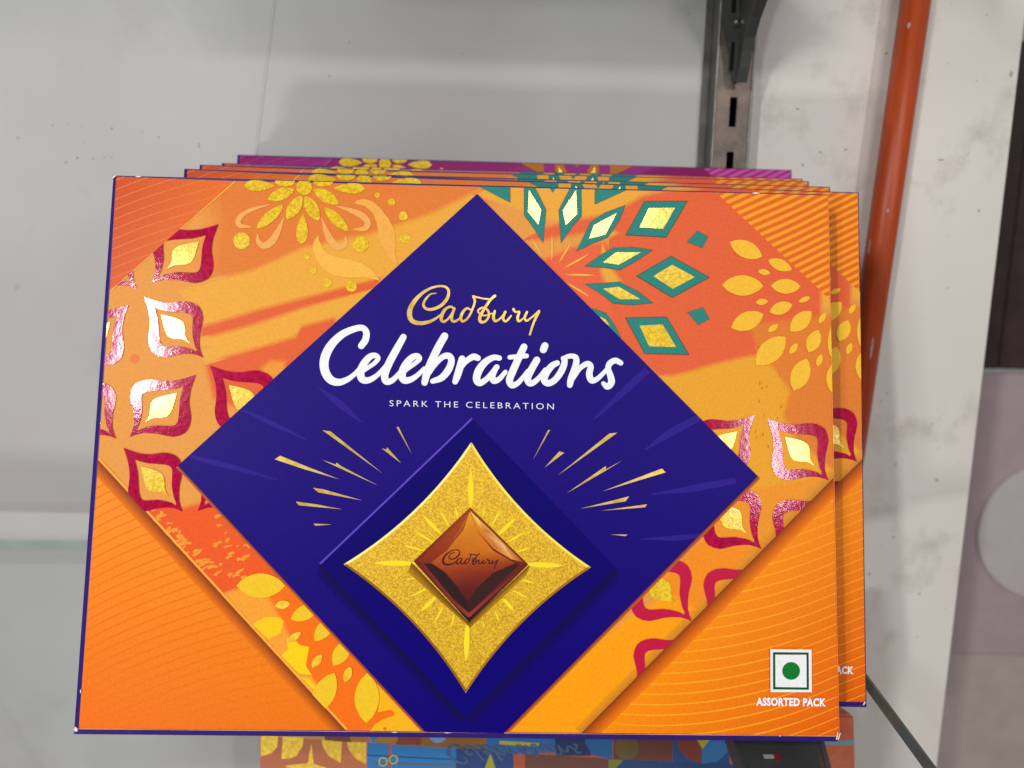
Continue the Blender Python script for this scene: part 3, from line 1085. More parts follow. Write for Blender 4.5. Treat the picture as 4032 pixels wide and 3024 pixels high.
front = empty("chocolate_box", slot(0, 0))
tag(front, "foremost chocolate box, its whole orange face with purple diamond and gold star showing", "gift box", GRP)
carton(front, CARD)
print_box(front, PAL)
caption(front)
scuff(front, [(300, 2858), (308, 2862), (312, 2874), (303, 2878), (296, 2872)])
scuff(front, Q_((1312, 508), (1320, 512), (1308, 572), (1298, 570)))
scuff(front, Q_((1334, 512), (1340, 516), (1322, 574), (1312, 572)))
scuff(front, A_((318, 226), (345, 206), (352, 212), (330, 232)))

# pale fold lines and rubbed edges of the card
k = Ink(0.45 * MM, FACEP)
for a, b, c_ in (((310, 2869), (3303, 2898), (252, 186, 130)), ((3303, 2898), (3258, 770), (246, 150, 90))):
    a_, b_ = np.array(a, float), np.array(b, float)
    k.stroke([(*(a_ + (b_ - a_) * t), random.uniform(2, 4.5)) for t in np.linspace(0, 1, 24)], c_, False, 2)
k.build("fold_line", INK, front)
for i in range(6):
    e = random.choice(((CORN[0], CORN[3]), (CORN[3], CORN[2]), (CORN[2], CORN[1]), (CORN[0], CORN[1])))
    t = random.random()
    a_, b_ = np.array(e[0], float), np.array(e[1], float)
    d_ = (b_ - a_) / np.linalg.norm(b_ - a_)
    n_ = np.array([-d_[1], d_[0]])
    p_ = a_ + (b_ - a_) * t
    l_, w_ = random.uniform(5, 18), random.uniform(2, 4.5)
    scuff(front, [tuple(p_ - d_ * l_), tuple(p_ + n_ * w_), tuple(p_ + d_ * l_), tuple(p_ - n_ * w_)], 0.5 * MM)

# second box: seen along its top and right edges
top_or_right = lambda pts: min(p[1] for p in pts) < 800 or max(p[0] for p in pts) > 3030
top_only = lambda pts: min(p[1] for p in pts) < 790


def back_box(i, dx, pal, want, label, card=CARD, extra=0.0, rot=0.0):
    T = empty("chocolate_box", slot(i, dx, extra, rot))
    tag(T, label, "gift box", GRP)
    carton(T, card, 0.0035)
    print_box(T, pal, want, deluxe=False)
    return T


b2 = back_box(1, 0.066, PAL, top_or_right, "orange chocolate box directly behind the foremost one, its right edge sticking out", extra=0.0035, rot=math.radians(-0.5))
caption(b2)
scuff(b2, Q_((1312, 540), (1326, 544), (1310, 572), (1298, 570)))


def clone(src, i, dx, label, extra=0.0):
    r = src.copy()
    COL.objects.link(r)
    r.matrix_world = slot(i, dx, extra)
    r["label"] = label
    for c in list(src.children):
        if c.name.startswith("worn") or (c.name.startswith("caption") and src is b2):
            continue
        d = c.copy()
        COL.objects.link(d)
        d.parent = r
        for g in list(c.children):
            e = g.copy()
            COL.objects.link(e)
            e.parent = d
    return r


b3 = clone(b2, 2, *(lambda d: (d[0], "thin sliver of orange chocolate box, third from the front of the stack", d[1]))(place((758, 671), 2)))
b4 = clone(b2, 3, *(lambda d: (d[0], "orange chocolate box fourth from the front, top edge just showing", d[1]))(place((797, 652), 3)))
b5 = clone(b2, 4, *(lambda d: (d[0], "orange chocolate box touching the magenta one in front of it", d[1]))(place((884, 645), 4)))
_d = place((945, 612), 5)
b6 = back_box(5, _d[0], PALM, top_only, "magenta chocolate box at the very back of the stack", CARDM, _d[1])

# ------------------------------------------------------------------ back wall
WALLY = 0.575 * W
WP, WN = (0, WALLY, 0), (0, 1, 0)


def wall_material(name, c, shade_or_tone, stain, stain_amt, sc):
    m, nt, b, new, link = mat(name)
    co = objco(new)
    mp = new("ShaderNodeMapping")
    mp.inputs["Scale"].default_value = (1, 1, 1)
    link(co, mp.inputs["Vector"])
    v = mp.outputs["Vector"]
    base = ramp(new, link, noise(new, link, v, 4, 4, 0.55), [(0.36, lin(c)), (0.7, lin(shade_or_tone))])
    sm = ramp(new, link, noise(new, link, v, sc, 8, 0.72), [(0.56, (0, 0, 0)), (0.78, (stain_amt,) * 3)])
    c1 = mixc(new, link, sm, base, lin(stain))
    sp = ramp(new, link, noise(new, link, v, sc * 4.5, 2, 0.5), [(0.74, (0, 0, 0)), (0.80, (stain_amt * 1.3,) * 3)])
    c2 = mixc(new, link, sp, c1, lin((92, 84, 74)))
    link(c2, b.inputs["Base Color"])
    b.inputs["Roughness"].default_value = 0.42
    b.inputs["Specular IOR Level"].default_value = 0.35
    bump(new, link, noise(new, link, v, 160, 4), b, 0.06, 0.0004)
    return m


WALLM = wall_material("white_laminate", (192, 191, 188), (170, 165, 166), (136, 130, 124), 0.34, 10)  # second colour paints soft mauve shade blotches into the laminate
BOARDM = wall_material("dirty_white_board", (220, 214, 208), (206, 200, 194), (140, 126, 110), 0.55, 22)

xu = hit((2880, 400), WP, WN).x
xe = hit((3872, 1512), WP, WN).x
xl = hit((-500, 1512), WP, WN).x
zt, zb = hit((2016, -600), WP, WN).z, hit((2016, 3700), WP, WN).z
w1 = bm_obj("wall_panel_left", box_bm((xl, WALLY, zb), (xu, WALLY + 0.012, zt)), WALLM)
tag(w1, kind="structure")
w2 = bm_obj("wall_panel_right", box_bm((xu + 0.0006, WALLY + 0.001, zb), (xe, WALLY + 0.013, zt), 0.0008), BOARDM)
tag(w2, kind="structure")
# slanting joint in the laminate
s0, s1 = hit((1095, -120), WP, WN), hit((1003, 640), WP, WN)
d = (s1 - s0).normalized()
nrm = Vector((d.z, 0, -d.x)) * 0.0007
y_ = Vector((0, -0.0003, 0))
bm = bmesh.new()
ring = [[bm.verts.new(p + o) for o in (nrm * 1.4 + Vector((0, -0.00002, 0)), nrm * 0.4 + y_, -nrm * 0.4 + y_, -nrm * 1.4 + Vector((0, -0.00002, 0)))] for p in (s0, s1)]
for i in range(3):
    bm.faces.new((ring[0][i], ring[0][i + 1], ring[1][i + 1], ring[1][i]))
bmesh.ops.recalc_face_normals(bm, faces=bm.faces)
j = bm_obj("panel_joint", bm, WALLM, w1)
# dark marks on the boards
MARK = plain("grime", (150, 144, 134), 0.8, 0.1, 0, 0.3, 900)


def mark(px, rx, ry, parent, ang=0.0):
    p = hit(px, (0, WALLY + (0.001 if parent is w2 else 0), 0), WN)
    k = W / 3028 * 1.5
    bm = bmesh.new()
    n = 9
    vs = []
    for i in range(n):
        a = 2 * math.pi * i / n
        r = random.uniform(0.6, 1.1)
        x, y = rx * k * r * math.cos(a), ry * k * r * math.sin(a)
        vs.append(bm.verts.new((p.x + x * math.cos(ang) - y * math.sin(ang), p.y - 0.00012, p.z + x * math.sin(ang) + y * math.cos(ang))))
    bm.faces.new(vs)
    bm.normal_update()
    if bm.faces[:][0].normal.y > 0:
        bmesh.ops.reverse_faces(bm, faces=bm.faces[:])
    return bm_obj("grime_mark", bm, MARK, parent)


for px, rx, ry, a in [((70, 542), 5, 6, 0), ((208, 494), 4, 3, 0), ((266, 492), 3, 3, 0), ((322, 498), 3, 3, 0), ((440, 506), 5, 4, .5), ((560, 522), 3, 5, 0),
                      ((305, 622), 6, 5, .6), ((366, 626), 5, 3, 0), ((410, 622), 4, 3, 0), ((440, 618), 4, 3, 0), ((260, 640), 8, 4, .4), ((624, 540), 3, 4, 0), ((784, 575), 3, 16, .1),
                      ((330, 562), 3, 3, 0), ((1297, 300), 4, 5, 0), ((1375, 168), 5, 5, .4), ((2712, 55), 5, 4, 0), ((2802, 115), 4, 10, .1), ((2795, 165), 8, 5, 0), ((1820, 212), 4, 3, 0)]:
    mark(px, rx * 0.85, ry * 0.85, w1, a)
for px, rx, ry, a in [((3745, 18), 4, 3, 0), ((3885, 58), 9, 4, .8), ((3732, 250), 6, 3, 0), ((3845, 318), 8, 4, 0), ((3730, 1135), 14, 4, .35), ((3818, 1144), 3, 3, 0), ((3495, 1545), 16, 4, .45),
                      ((3470, 1578), 10, 5, .5), ((3670, 1668), 6, 5, .2), ((3695, 1765), 5, 5, 0), ((3545, 1678), 6, 6, .5), ((3465, 2302), 7, 4, .3), ((3428, 2316), 6, 4, 0),
                      ((3620, 2338), 9, 10, 0), ((3720, 2396), 5, 5, 0), ((3555, 2448), 3, 3, 0), ((3612, 2508), 8, 6, 0), ((3516, 2520), 9, 6, 0), ((3518, 2115), 8, 10, .3), ((3470, 2150), 6, 6, 0),
                      ((3775, 1820), 6, 4, 0), ((3527, 1830), 5, 22, 0), ((3490, 210), 10, 8, .3), ((3140, 430), 12, 8, 0), ((3230, 600), 10, 6, .2), ((3330, 590), 16, 6, .3), ((3160, 650), 8, 9, .5),
                      ((3705, 630), 26, 5, .05), ((3855, 830), 10, 12, .4), ((3630, 3012), 9, 7, 0)]:
    mark(px, rx * 0.6, ry * 0.5, w2, a)

# ------------------------------------------------------------------ what shows past the board's edge
BACKY = WALLY + 0.22
BP = (0, BACKY, 0)
g0 = hit((3600, 1463), BP, WN)
g1 = hit((4400, 2590), BP, WN)
gz = hit((3900, 2575), BP, WN).z
gb = hit((3900, 3700), BP, WN).z
MAUVE = plain("mauve_poster_ink", (166, 147, 153), 0.6, 0.2, 0, 0.06, 40)
BEIGE = plain("beige_poster_ink", (172, 157, 152), 0.6, 0.2, 0, 0.08, 40)
PALEG = plain("pale_grey_poster_ink", (184, 175, 174), 0.6, 0.2, 0, 0.05, 40)
DARKB = plain("dark_brown_slats", (56, 40, 38), 0.5, 0.3, 0, 0.25, 60)
poster = empty("wall_poster", Matrix.Translation((g0.x, BACKY, gb)))


def child_box(name, lo, hi, m, parent, bev=0.0):
    o = bm_obj(name, box_bm(lo, hi, bev), m)
    o.parent = parent
    o.matrix_parent_inverse = parent.matrix_world.inverted()
    return o


bpy.context.view_layer.update()
child_box("poster_field", (g0.x, BACKY, gz), (g0.x + 0.40, BACKY + 0.006, g0.z), MAUVE, poster)
child_box("poster_foot", (g0.x, BACKY, gb), (g0.x + 0.40, BACKY + 0.006, gz - 0.0005), BEIGE, poster)
cc = hit((4120, 2085), BP, WN)
rr = abs(hit((3845, 2085), BP, WN).x - cc.x)
bm = bmesh.new()
bmesh.ops.create_cone(bm, cap_ends=True, segments=64, radius1=rr, radius2=rr, depth=0.004, matrix=Matrix.Translation((cc.x, BACKY - 0.001, cc.z)) @ Matrix.Rotation(math.pi / 2, 4, 'X'))
o = bm_obj("poster_disc", bm, PALEG)
o.parent = poster
o.matrix_parent_inverse = poster.matrix_world.inverted()
tag(poster, "mauve poster with a pale round disc, past the board's right edge", "poster")
scr = empty("slatted_screen", Matrix.Translation((g0.x, BACKY + 0.01, g0.z)))
bpy.context.view_layer.update()
g2 = hit((3900, 148), BP, WN)
nsl = 16
for i in range(nsl):
    x0 = g0.x + i * 0.4 / nsl
    child_box("slat", (x0, BACKY + 0.004 + 0.002 * (i % 2), g0.z + 0.003), (x0 + 0.4 / nsl - 0.002, BACKY + 0.016, g2.z), DARKB, scr, 0.0012)
child_box("backing_board", (g0.x - 0.001, BACKY + 0.018, g0.z + 0.002), (g0.x + 0.401, BACKY + 0.026, g2.z + 0.001), DARKB, scr)
tag(scr, "dark brown slatted screen above the mauve poster", "screen")
bm = box_bm((g0.x, BACKY + 0.03, g2.z - 0.01), (g0.x + 0.5, BACKY + 0.04, g2.z + 0.4))
tag(bm_obj("far_wall", bm, BEIGE), kind="structure")

# ------------------------------------------------------------------ slotted upright with the upper shelf's bracket
STEEL = plain("galvanised_steel", (112, 110, 106), 0.42, 0.5, 0.6, 0.25, 90, 0.1)


def rust_material():
    m, nt, b, new, link = mat("worn_painted_steel")
    co = objco(new)
    c = ramp(new, link, noise(new, link, co, 70, 6, 0.7), [(0.3, lin((78, 71, 66))), (0.5, lin((112, 100, 92))), (0.68, lin((130, 112, 98))), (0.8, lin((92, 74, 60)))])
    link(c, b.inputs["Base Color"])
    b.inputs["Roughness"].default_value = 0.45
    b.inputs["Metallic"].default_value = 0.35
    bump(new, link, noise(new, link, co, 200, 4), b, 0.2, 0.0004)
    return m


RUST = rust_material()
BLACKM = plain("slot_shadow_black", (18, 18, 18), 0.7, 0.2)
GREYM = plain("dark_grey_bracket_paint", (74, 74, 72), 0.4, 0.45, 0.3, 0.1, 60)
UPD = 0.013
UY = WALLY - UPD
UP, UN = (0, UY, 0), (0, 1, 0)
ux0, ux1 = hit((2812, 400), UP, UN).x, hit((2962, 400), UP, UN).x
upr = empty("slotted_upright", Matrix.Translation(((ux0 + ux1) / 2, WALLY, zb)))
tag(upr, "rusty slotted steel upright fixed to the white wall above the boxes", "shelf upright")
bpy.context.view_layer.update()
# slots (pixel centre heights measured along the face)
sl = []
sz = [hit((2885, y), UP, UN).z for y in (382, 500, 598, 712, 165, 283)]
h_sl, pitch = sz[0] - sz[1], sz[0] - sz[2]
sxa, sxb = hit((2872, 440), UP, UN).x, hit((2901, 440), UP, UN).x
zs_ = []
zc_ = sz[0]
while zc_ < zt: zc_ += pitch
while zc_ > zb:
    zs_.append((zc_ - h_sl, zc_))
    zc_ -= pitch
# front web as strips around the slots
child_box("web_left", (ux0 + 0.0012, UY, zb), (sxa, UY + 0.0016, zt), RUST, upr)
child_box("web_right", (sxb, UY, zb), (ux1 - 0.0012, UY + 0.0016, zt), RUST, upr)
prev = zt
for lo_, hi_ in zs_ + [(zb, zb)]:
    if prev - hi_ > 0.0005:
        child_box("web_bridge", (sxa, UY, hi_), (sxb, UY + 0.0016, prev), RUST, upr)
    prev = lo_
child_box("flange", (ux0, UY - 0.0006, zb), (ux0 + 0.0012, WALLY, zt), STEEL, upr, 0.0003)
child_box("flange", (ux1 - 0.0012, UY - 0.0006, zb), (ux1, WALLY, zt), STEEL, upr, 0.0003)
child_box("return_lip", (ux0 - 0.0035, WALLY - 0.0015, zb), (ux0 - 0.0001, WALLY - 0.0001, zt), STEEL, upr)
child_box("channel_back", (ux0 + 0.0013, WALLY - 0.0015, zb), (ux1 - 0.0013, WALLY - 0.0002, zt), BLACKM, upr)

# upper bracket: a plate standing out from the upright
bx = hit((2908, 200), UP, UN).x
PN = (1, 0, 0)
prof_px = [(2880, 275), (2892, 318), (2918, 322), (2930, 262), (2940, 200), (2952, 140), (2975, 60), (3000, -10), (3060, -160), (3180, -420)]
pr = [hit(p, (bx, 0, 0), PN) for p in prof_px]
pr[0] = Vector((bx, UY - 0.0005, pr[0].z))
pr[1] = Vector((bx, UY - 0.0005, pr[1].z))

brk = empty("shelf_bracket", Matrix.Translation((bx, UY, pr[1].z)))
tag(brk, "dark grey curved shelf bracket hooked into the upright's slots at the top", "bracket")
bpy.context.view_layer.update()
pts = pr + [Vector((bx, UY - 0.0005, pr[-1].z + 0.002))]


def adopt(o, parent):
    o.parent = parent
    o.matrix_parent_inverse = parent.matrix_world.inverted()
    return o


bm = prism_bm([p - Vector((0.0012, 0, 0)) for p in pts], (0.0024, 0, 0))
adopt(bm_obj("bracket_plate", bm, GREYM), brk)
# folded front edge of the plate
fe = pr[2:]
bm = bmesh.new()
rows = []
for i, p in enumerate(fe):
    t = (fe[min(i + 1, len(fe) - 1)] - fe[max(i - 1, 0)]).normalized()
    n = Vector((0, -t.z, t.y))
    if n.y > 0: n = -n
    rows.append([bm.verts.new(p + Vector((x, 0, 0)) + n * k) for x, k in ((-0.0024, 0), (0.0024, 0), (0.0024, 0.0014), (-0.0024, 0.0014))])
for a, b in zip(rows, rows[1:]):
    for i in range(4):
        bm.faces.new((a[i], a[(i + 1) % 4], b[(i + 1) % 4], b[i]))
bm.faces.new(rows[0])
bm.faces.new(rows[-1][::-1])
bmesh.ops.recalc_face_normals(bm, faces=bm.faces)
adopt(bm_obj("folded_edge", bm, GREYM), brk)
CHROME = plain("bright_screw_steel", (190, 190, 190), 0.18, 0.5, 1.0, 0.05)
HP = (0, UY - 0.0022, 0)
hook = [hit(p, HP, UN) for p in ((2846, -260), (2846, -40), (2848, 90), (2858, 150), (2872, 200), (2882, 270), (2886, 322), (2912, 322), (2912, -260))]
adopt(bm_obj("hook_plate", prism_bm(hook, (0, 0.0012, 0)), GREYM), brk)
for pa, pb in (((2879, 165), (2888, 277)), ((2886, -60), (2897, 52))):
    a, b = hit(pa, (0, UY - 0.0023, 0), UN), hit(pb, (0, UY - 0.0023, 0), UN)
    adopt(bm_obj("slot_shade_patch", box_bm((min(a.x, b.x), UY - 0.0023, b.z), (max(a.x, b.x), UY - 0.0020, a.z)), BLACKM), brk)  # black slivers laid on the plate stand for the shade inside its slots
sc = hit((2894, 90), (0, UY - 0.0026, 0), UN)
for nm, r_, y0, dpt, m in (("washer", 0.0026, UY - 0.0022, 0.0008, GREYM), ("screw_head", 0.0010, UY - 0.0030, 0.0012, CHROME)):
    bm = bmesh.new()
    bmesh.ops.create_cone(bm, cap_ends=True, segments=28, radius1=r_, radius2=r_ * 0.75, depth=dpt, matrix=Matrix.Translation((sc.x, y0 - dpt / 2, sc.z)) @ Matrix.Rotation(math.pi / 2, 4, 'X'))
    adopt(bm_obj(nm, bm, m), brk)

# ------------------------------------------------------------------ slanted glass shelf
TILT = math.radians(27.5)
GOFF = -(0.0088 + 0.058 * math.tan(TILT)) * W
g_n = BOX2W.to_3x3() @ Vector((0, math.cos(TILT), math.sin(TILT)))      # upward normal of the glass
g_p = b2w(0, GOFF, 0)
GT = 0.005


def glass_hit(px, drop=0.0):
    return hit(px, g_p - g_n * drop, g_n)


gbl, gbr0 = glass_hit((-600, 2126)), glass_hit((380, 2132))
ge0, ge1 = glass_hit((3410, 2669)), glass_hit((3673, 3024))
back_dir = (gbr0 - gbl)
# corner = back line meets right edge line (in the plane)
u_ = (ge0 - ge1)
M2 = np.array([[back_dir.x, -u_.x], [back_dir.y, -u_.y]])
ab = np.linalg.solve(M2, np.array([(ge0 - gbl).x, (ge0 - gbl).y]))
gc = gbl + back_dir * ab[0]
gf = ge1 + (ge1 - ge0) * 0.9
gfl = Vector((gbl.x, gf.y, 0))
gfl.z = g_p.z - (g_n.x * (gfl.x - g_p.x) + g_n.y * (gfl.y - g_p.y)) / g_n.z
print("glass corners", [tuple(round(c, 3) for c in p) for p in (gbl, gc, gf, gfl)], "wall", WALLY)
bm = prism_bm([gfl, gf, gc, gbl], -g_n * GT)


def glass_material():
    m = bpy.data.materials.new("clear_shelf_glass")
    m.use_nodes = True
    nt = m.node_tree
    nt.nodes.clear()
    new, link = nt.nodes.new, nt.links.new
    out = new("ShaderNodeOutputMaterial")
    tr = new("ShaderNodeBsdfTransparent")
    tr.inputs[0].default_value = (0.972, 0.982, 0.978, 1)
    gl = new("ShaderNodeBsdfGlossy")
    gl.inputs["Roughness"].default_value = 0.015
    lw = new("ShaderNodeLayerWeight")
    lw.inputs[0].default_value = 0.5
    pw = new("ShaderNodeMath")
    pw.operation = 'POWER'
    pw.inputs[1].default_value = 5
    link(lw.outputs["Facing"], pw.inputs[0])
    fr = new("ShaderNodeMath")
    fr.operation = 'MULTIPLY_ADD'
    fr.inputs[1].default_value = 0.9
    fr.inputs[2].default_value = 0.04
    link(pw.outputs[0], fr.inputs[0])
    # thin film of dust
    df = new("ShaderNodeBsdfDiffuse")
    df.inputs[0].default_value = (0.6, 0.6, 0.58, 1)
    n = noise(new, link, objco(new), 9, 6, 0.65)
    dust = ramp(new, link, n, [(0.35, (0.01,) * 3), (0.75, (0.05,) * 3)])
    m1, m2 = new("ShaderNodeMixShader"), new("ShaderNodeMixShader")
    link(dust, m1.inputs[0])
    link(tr.outputs[0], m1.inputs[1])
    link(df.outputs[0], m1.inputs[2])
    link(fr.outputs[0], m2.inputs[0])
    link(m1.outputs[0], m2.inputs[1])
    link(gl.outputs[0], m2.inputs[2])
    link(m2.outputs[0], out.inputs[0])
    return m


GLASS = glass_material()
GEDGE = plain("green_glass_edge", (186, 200, 194), 0.15, 0.6, 0, 0.15, 40)
GEDGED = plain("dark_green_glass_edge", (92, 98, 84), 0.2, 0.5, 0, 0.2, 40)
gl_o = bm_obj("glass_shelf", bm, GLASS)
tag(gl_o, "slanted clear glass shelf carrying the stack of boxes", "shelf")
# ground edges of the pane
def edge_strip(a, b, name, m):
    d = (b - a).normalized()
    out = d.cross(g_n).normalized()
    if out.dot((a + b) / 2 - (gfl + gc) / 2) < 0: out = -out
    e = out * 0.0003
    bm = prism_bm([a + e, b + e, b + e - g_n * GT, a + e - g_n * GT], out * 0.0012)
    return bm_obj(name, bm, m, gl_o)


edge_strip(gbl, gc, "ground_edge", GEDGE)
edge_strip(gc, gf, "ground_edge", GEDGED)

# ------------------------------------------------------------------ glossy pole in the gap behind the shelf
def pole_material():
    m, nt, b, new, link = mat("orange_red_pole_paint")
    co = objco(new)
    mp = new("ShaderNodeMapping")
    mp.inputs["Scale"].default_value = (90, 90, 5)
    link(co, mp.inputs["Vector"])
    n = noise(new, link, mp.outputs["Vector"], 4, 5, 0.65)
    c = ramp(new, link, n, [(0.3, lin((158, 56, 16))), (0.60, lin((186, 74, 26))), (0.73, lin((170, 70, 30))), (0.78, lin((206, 140, 112)))])
    link(c, b.inputs["Base Color"])
    b.inputs["Roughness"].default_value = 0.42
    b.inputs["Specular IOR Level"].default_value = 0.4
    bump(new, link, n, b, 0.12, 0.0004)
    return m


PY = WALLY - 0.012
q0, q1 = hit((3607, -10), (0, PY, 0), WN), hit((3404, 1400), (0, PY, 0), WN)
ax = (q0 - q1).normalized()
top, bot = q0 + ax * 0.12, q1 - ax * 0.155
pr_ = 0.0070
pole = empty("leaning_pole", Matrix.Translation(bot))
tag(pole, "glossy orange red pole leaning on the dirty white board beside the boxes", "pole")
bpy.context.view_layer.update()
L = (top - bot).length
bm = bmesh.new()
bmesh.ops.create_cone(bm, cap_ends=True, segments=40, radius1=pr_, radius2=pr_, depth=L,
                      matrix=Matrix.Translation((top + bot) / 2) @ ax.to_track_quat('Z', 'Y').to_matrix().to_4x4())
sh = adopt(bm_obj("shaft", bm, pole_material(), smooth=True), pole)
bm = bmesh.new()
bmesh.ops.create_cone(bm, cap_ends=True, segments=24, radius1=pr_ * 1.1, radius2=pr_ * 1.12, depth=0.03,
                      matrix=Matrix.Translation(bot + ax * 0.012) @ ax.to_track_quat('Z', 'Y').to_matrix().to_4x4())
adopt(bm_obj("end_cap", bm, BLACKM, smooth=True), pole)
CHIP = plain("paint_chip", (176, 160, 152), 0.6, 0.3)
for px, hw, hl in (((3442, 967), 0.0006, 0.0040), ((3432, 1370), 0.0006, 0.006), ((3585, 95), 0.0008, 0.0014), ((3497, 828), 0.0006, 0.0010)):
    c0 = hit(px, (0, PY - pr_, 0), WN)
    # drop it onto the round surface
    rel = c0 - bot
    along = rel.dot(ax)
    axis_pt = bot + ax * along
    rad = Vector((c0.x - axis_pt.x, -math.sqrt(max(1e-9, pr_ ** 2 - min(pr_ * .95, abs(c0.x - axis_pt.x)) ** 2)), 0)).normalized()
    cpt = axis_pt + rad * (pr_ + 0.00012)
    side = ax.cross(rad).normalized()
    bm = bmesh.new()
    vs = [bm.verts.new(cpt + side * hw * math.cos(a) * random.uniform(.7, 1.1) + ax * hl * math.sin(a)) for a in np.linspace(0, 2 * math.pi, 9)[:-1]]
    bm.faces.new(vs)
    adopt(bm_obj("paint_chip", bm, CHIP), pole)

# ------------------------------------------------------------------ box on the shelf below, seen through the glass
zl_ = -0.304 * W
nb = BOX2W.to_3x3() @ Vector((0, 0, 1))
lc = hit((3365, 2815), b2w(0, 0, zl_), nb)
lb = BOX2W.inverted() @ lc
LOWM = BOX2W @ Matrix.Translation((lb.x - W, lb.y - HB, zl_))
low = empty("patterned_box", LOWM)
tag(low, "blue and orange patterned gift box below the glass, under the stack", "gift box")
bpy.context.view_layer.update()
_li = LOWM.inverted()


def lowmap(px):
    p = _li @ hit(px, b2w(0, 0, zl_), nb)
    return (p.x, p.y)


c = [(0, 0), (W, 0), (W, HB), (0, HB)]
bm = bmesh.new()
r0 = [bm.verts.new((x, y, 0)) for x, y in c]
r1_ = [bm.verts.new((x, y, -0.05)) for x, y in c]
bm.faces.new(r0)
bm.faces.new(r1_[::-1])
for i in range(4):
    bm.faces.new((r0[i], r1_[i], r1_[(i + 1) % 4], r0[(i + 1) % 4]))
bmesh.ops.recalc_face_normals(bm, faces=bm.faces)
bmesh.ops.bevel(bm, geom=bm.edges[:], offset=0.0012, segments=2, affect='EDGES')
bm_obj("carton", bm, plain("rust_orange_carton", (190, 86, 44), 0.35, 0.4), low)
WIDE = [(900, 2700), (3364, 2700), (3364, 3500), (1022, 3500), (1022, 2700)]
lk = [0]


def lowp(pts, col, name="printed_block", m=None):
    lk[0] += 1
    k = Ink(0.00003 + lk[0] * 0.000004, [(1024, 2700), (3362, 2700), (3362, 3400), (1024, 3400)], lowmap)
    k.poly(pts, col)
    return k.build(name, m or INK, low)


YG, BLU, NAV, SAL, BRN, AMB = (236, 214, 20), (44, 130, 200), (34, 70, 130), (204, 116, 78), (138, 66, 46), (176, 122, 52)
lowp([(1022, 2840), (1480, 2840), (1480, 3300), (1022, 3300)], SAL)
lowp(N_((30, 480), (615, 490), (612, 582), (60, 547)), (206, 160, 80))
for q in ([(60, 545), (210, 548), (205, 640), (150, 700), (60, 725)], [(250, 555), (430, 560), (425, 640), (370, 720), (310, 745), (240, 748)],
          [(590, 580), (765, 598), (755, 785), (650, 720), (600, 640)], [(810, 600), (980, 605), (975, 795), (880, 740), (825, 660)]):
    lowp(N_(*q), YG, "printed_leaf", YFOIL)
lowp(N_((500, 610), (520, 790), (640, 827), (640, 900), (280, 820), (280, 805), (470, 785)), (240, 220, 30), "printed_star", YFOIL)
lowp(N_((615, 480), (815, 480), (850, 600), (780, 600), (620, 585)), BRN)
lowp(N_((800, 480), (970, 480), (1005, 600), (850, 600)), AMB)
lowp(N_((1110, 480), (1290, 480), (1235, 620), (1060, 605)), AMB)
lowp(N_((960, 480), (1122, 480), (1040, 615)), BLU)
lowp(N_((1290, 480), (1455, 480), (1455, 630), (1235, 620)), BRN)
lowp(N_((1455, 480), (2022, 480), (2010, 668), (1455, 630)), (150, 100, 44))
lowp(disc(N_((1600, 530))[0], 36, 18), (120, 160, 210), "printed_dot")
lowp(N_((985, 605), (1170, 615), (1165, 1100), (985, 1100)), BLU)
lowp(N_((1195, 625), (1760, 655), (1760, 1100), (1195, 1100)), BLU)
lowp(N_((985, 708), (1760, 748), (1760, 760), (985, 720)), (24, 70, 130), "printed_line")
lowp(N_((1040, 775), (1760, 795), (1760, 810), (1040, 790)), (120, 96, 90), "printed_line")
for cxy in ((1125, 770), (1215, 752)):
    k = Ink(0.0003, [(1024, 2700), (3362, 2700), (3362, 3400), (1024, 3400)], lowmap)
    k.stroke([(p[0], p[1], 5) for p in disc(N_(cxy)[0], 16, 12) + disc(N_(cxy)[0], 16, 12)[:1]], (206, 196, 60), False, 2)
    k.build("printed_ring", INK, low)
lowp(N_((1760, 655), (2260, 675), (2260, 1100), (1760, 1100)), NAV)
lowp(O_((30, 480), (620, 480), (640, 690), (380, 700), (30, 685)), (36, 110, 180))
lowp(O_((150, 588), (495, 610), (490, 645), (145, 620)), (196, 180, 40))
lowp(N_((2060, 690), (2125, 900), (1985, 900)), (176, 166, 40), "printed_leaf")
lowp(O_((620, 480), (900, 480), (945, 720), (640, 720)), (24, 50, 100))
lowp(O_((890, 600), (940, 480), (1138, 480), (1130, 745), (960, 720)), (30, 100, 160), "printed_leaf")
lowp(O_((1140, 480), (1655, 480), (1650, 775), (1140, 745)), (112, 54, 38))
lowp(disc(O_((1255, 650))[0], 48, 18), (110, 86, 36), "printed_dot")
lowp(O_((370, 705), (1095, 745), (1090, 1000), (370, 1000)), (112, 66, 54))
lowp(O_((1095, 745), (2300, 800), (2300, 1000), (1095, 1000)), (30, 66, 116))
lowp(O_((1095, 750), (1225, 758), (1160, 830), (1095, 830)), (130, 126, 44), "printed_leaf")
lowp(O_((1655, 480), (2150, 480), (2150, 795), (1655, 775)), (30, 70, 130))
lowp(O_((1670, 480), (1910, 480), (1905, 790), (1790, 745), (1710, 670)), (128, 54, 34), "printed_petal")
lowp(O_((1910, 480), (2155, 480), (2140, 680), (2050, 770), (1910, 790)), (44, 110, 170), "printed_petal")
lowp(O_((1860, 570), (1985, 570), (1915, 662)), (180, 166, 30), "printed_leaf")
lowp(Q_((1160, 587), (1490, 580), (1490, 628), (1160, 626)), (104, 146, 160), "printed_line")
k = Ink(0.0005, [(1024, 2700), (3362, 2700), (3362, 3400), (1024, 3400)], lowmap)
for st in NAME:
    k.stroke([(1000 + (1672 + (x - 130) * 0.45) / 2.212, 2650 + (610 + (520 - y) * 0.32) / 2.212, w * 0.34 / 2.212) for x, y, w in st], (74, 100, 140), False, 3)
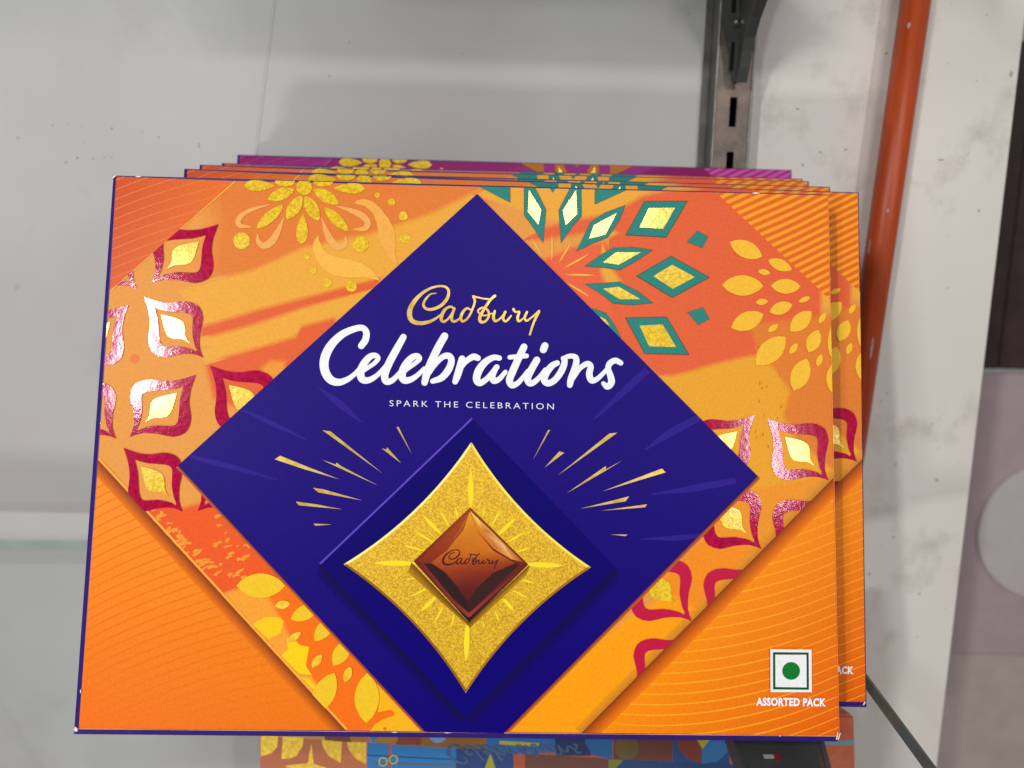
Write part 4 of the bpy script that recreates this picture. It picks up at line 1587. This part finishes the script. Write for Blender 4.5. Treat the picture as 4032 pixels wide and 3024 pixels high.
k.build("painted_reflection", INK, low)  # flipped name painted on the box in place of a glass reflection

# ------------------------------------------------------------------ arm that carries the glass
arm_px = [(2890, 2905), (3228, 2905), (3295, 3150), (2978, 3150)]
up_px = [(2842, 2780), (3196, 2780)]
DR = GT + 0.0012
q = [glass_hit(p, DR) for p in (up_px[0], up_px[1], arm_px[1], arm_px[2], arm_px[3], arm_px[0])]
arm = empty("support_bracket", Matrix.Translation(q[0]))
tag(arm, "dark grey metal shelf arm under the glass at lower right", "bracket")
bpy.context.view_layer.update()
adopt(bm_obj("arm_channel", prism_bm(q, -g_n * 0.010), GREYM), arm)
for a, b in ((q[0], q[4]), (q[1], q[3])):
    d = (b - a).normalized()
    w_ = d.cross(g_n).normalized() * 0.0009
    adopt(bm_obj("raised_lip", prism_bm([a - w_, a + w_, b + w_, b - w_], g_n * 0.0008), GREYM), arm)
PINW = plain("pale_pin", (190, 190, 186), 0.4, 0.4)
PINR = plain("red_pin_cap", (150, 20, 40), 0.4, 0.4)
for nm, pa, pb, hw, m in (("pin", (3006, 2981), (3046, 2981), 0.0007, PINW), ("pin_cap", (3048, 2984), (3072, 2985), 0.0016, PINR)):
    a, b = glass_hit(pa, DR - 0.0001), glass_hit(pb, DR - 0.0001)
    d = (b - a).normalized()
    w_ = d.cross(g_n).normalized() * hw
    adopt(bm_obj(nm, prism_bm([a - w_, b - w_, b + w_, a + w_], g_n * 0.0006), m), arm)

# ------------------------------------------------------------------ the shelf above (its bracket shows at the top); unseen boxes added on it shade the wall
up_glass = gl_o.copy()
COL.objects.link(up_glass)
up_glass.location = (0.0, 0.0, 0.335)
tag(up_glass, "upper glass shelf on the curved bracket, above the stack", "shelf")
for ch in list(gl_o.children):
    d = ch.copy()
    COL.objects.link(d)
    d.parent = up_glass
for i, wh in ((1, "front"), (2, "middle"), (3, "rear")):
    t = clone(front if i == 1 else b2, i, 0.12, wh + " one of three unseen orange boxes added above to shade the wall", 0.0)
    t.matrix_world = Matrix.Translation((0, 0, 0.335)) @ slot(i, 0.10)
    t["group"] = "unseen boxes added above to shade the wall"
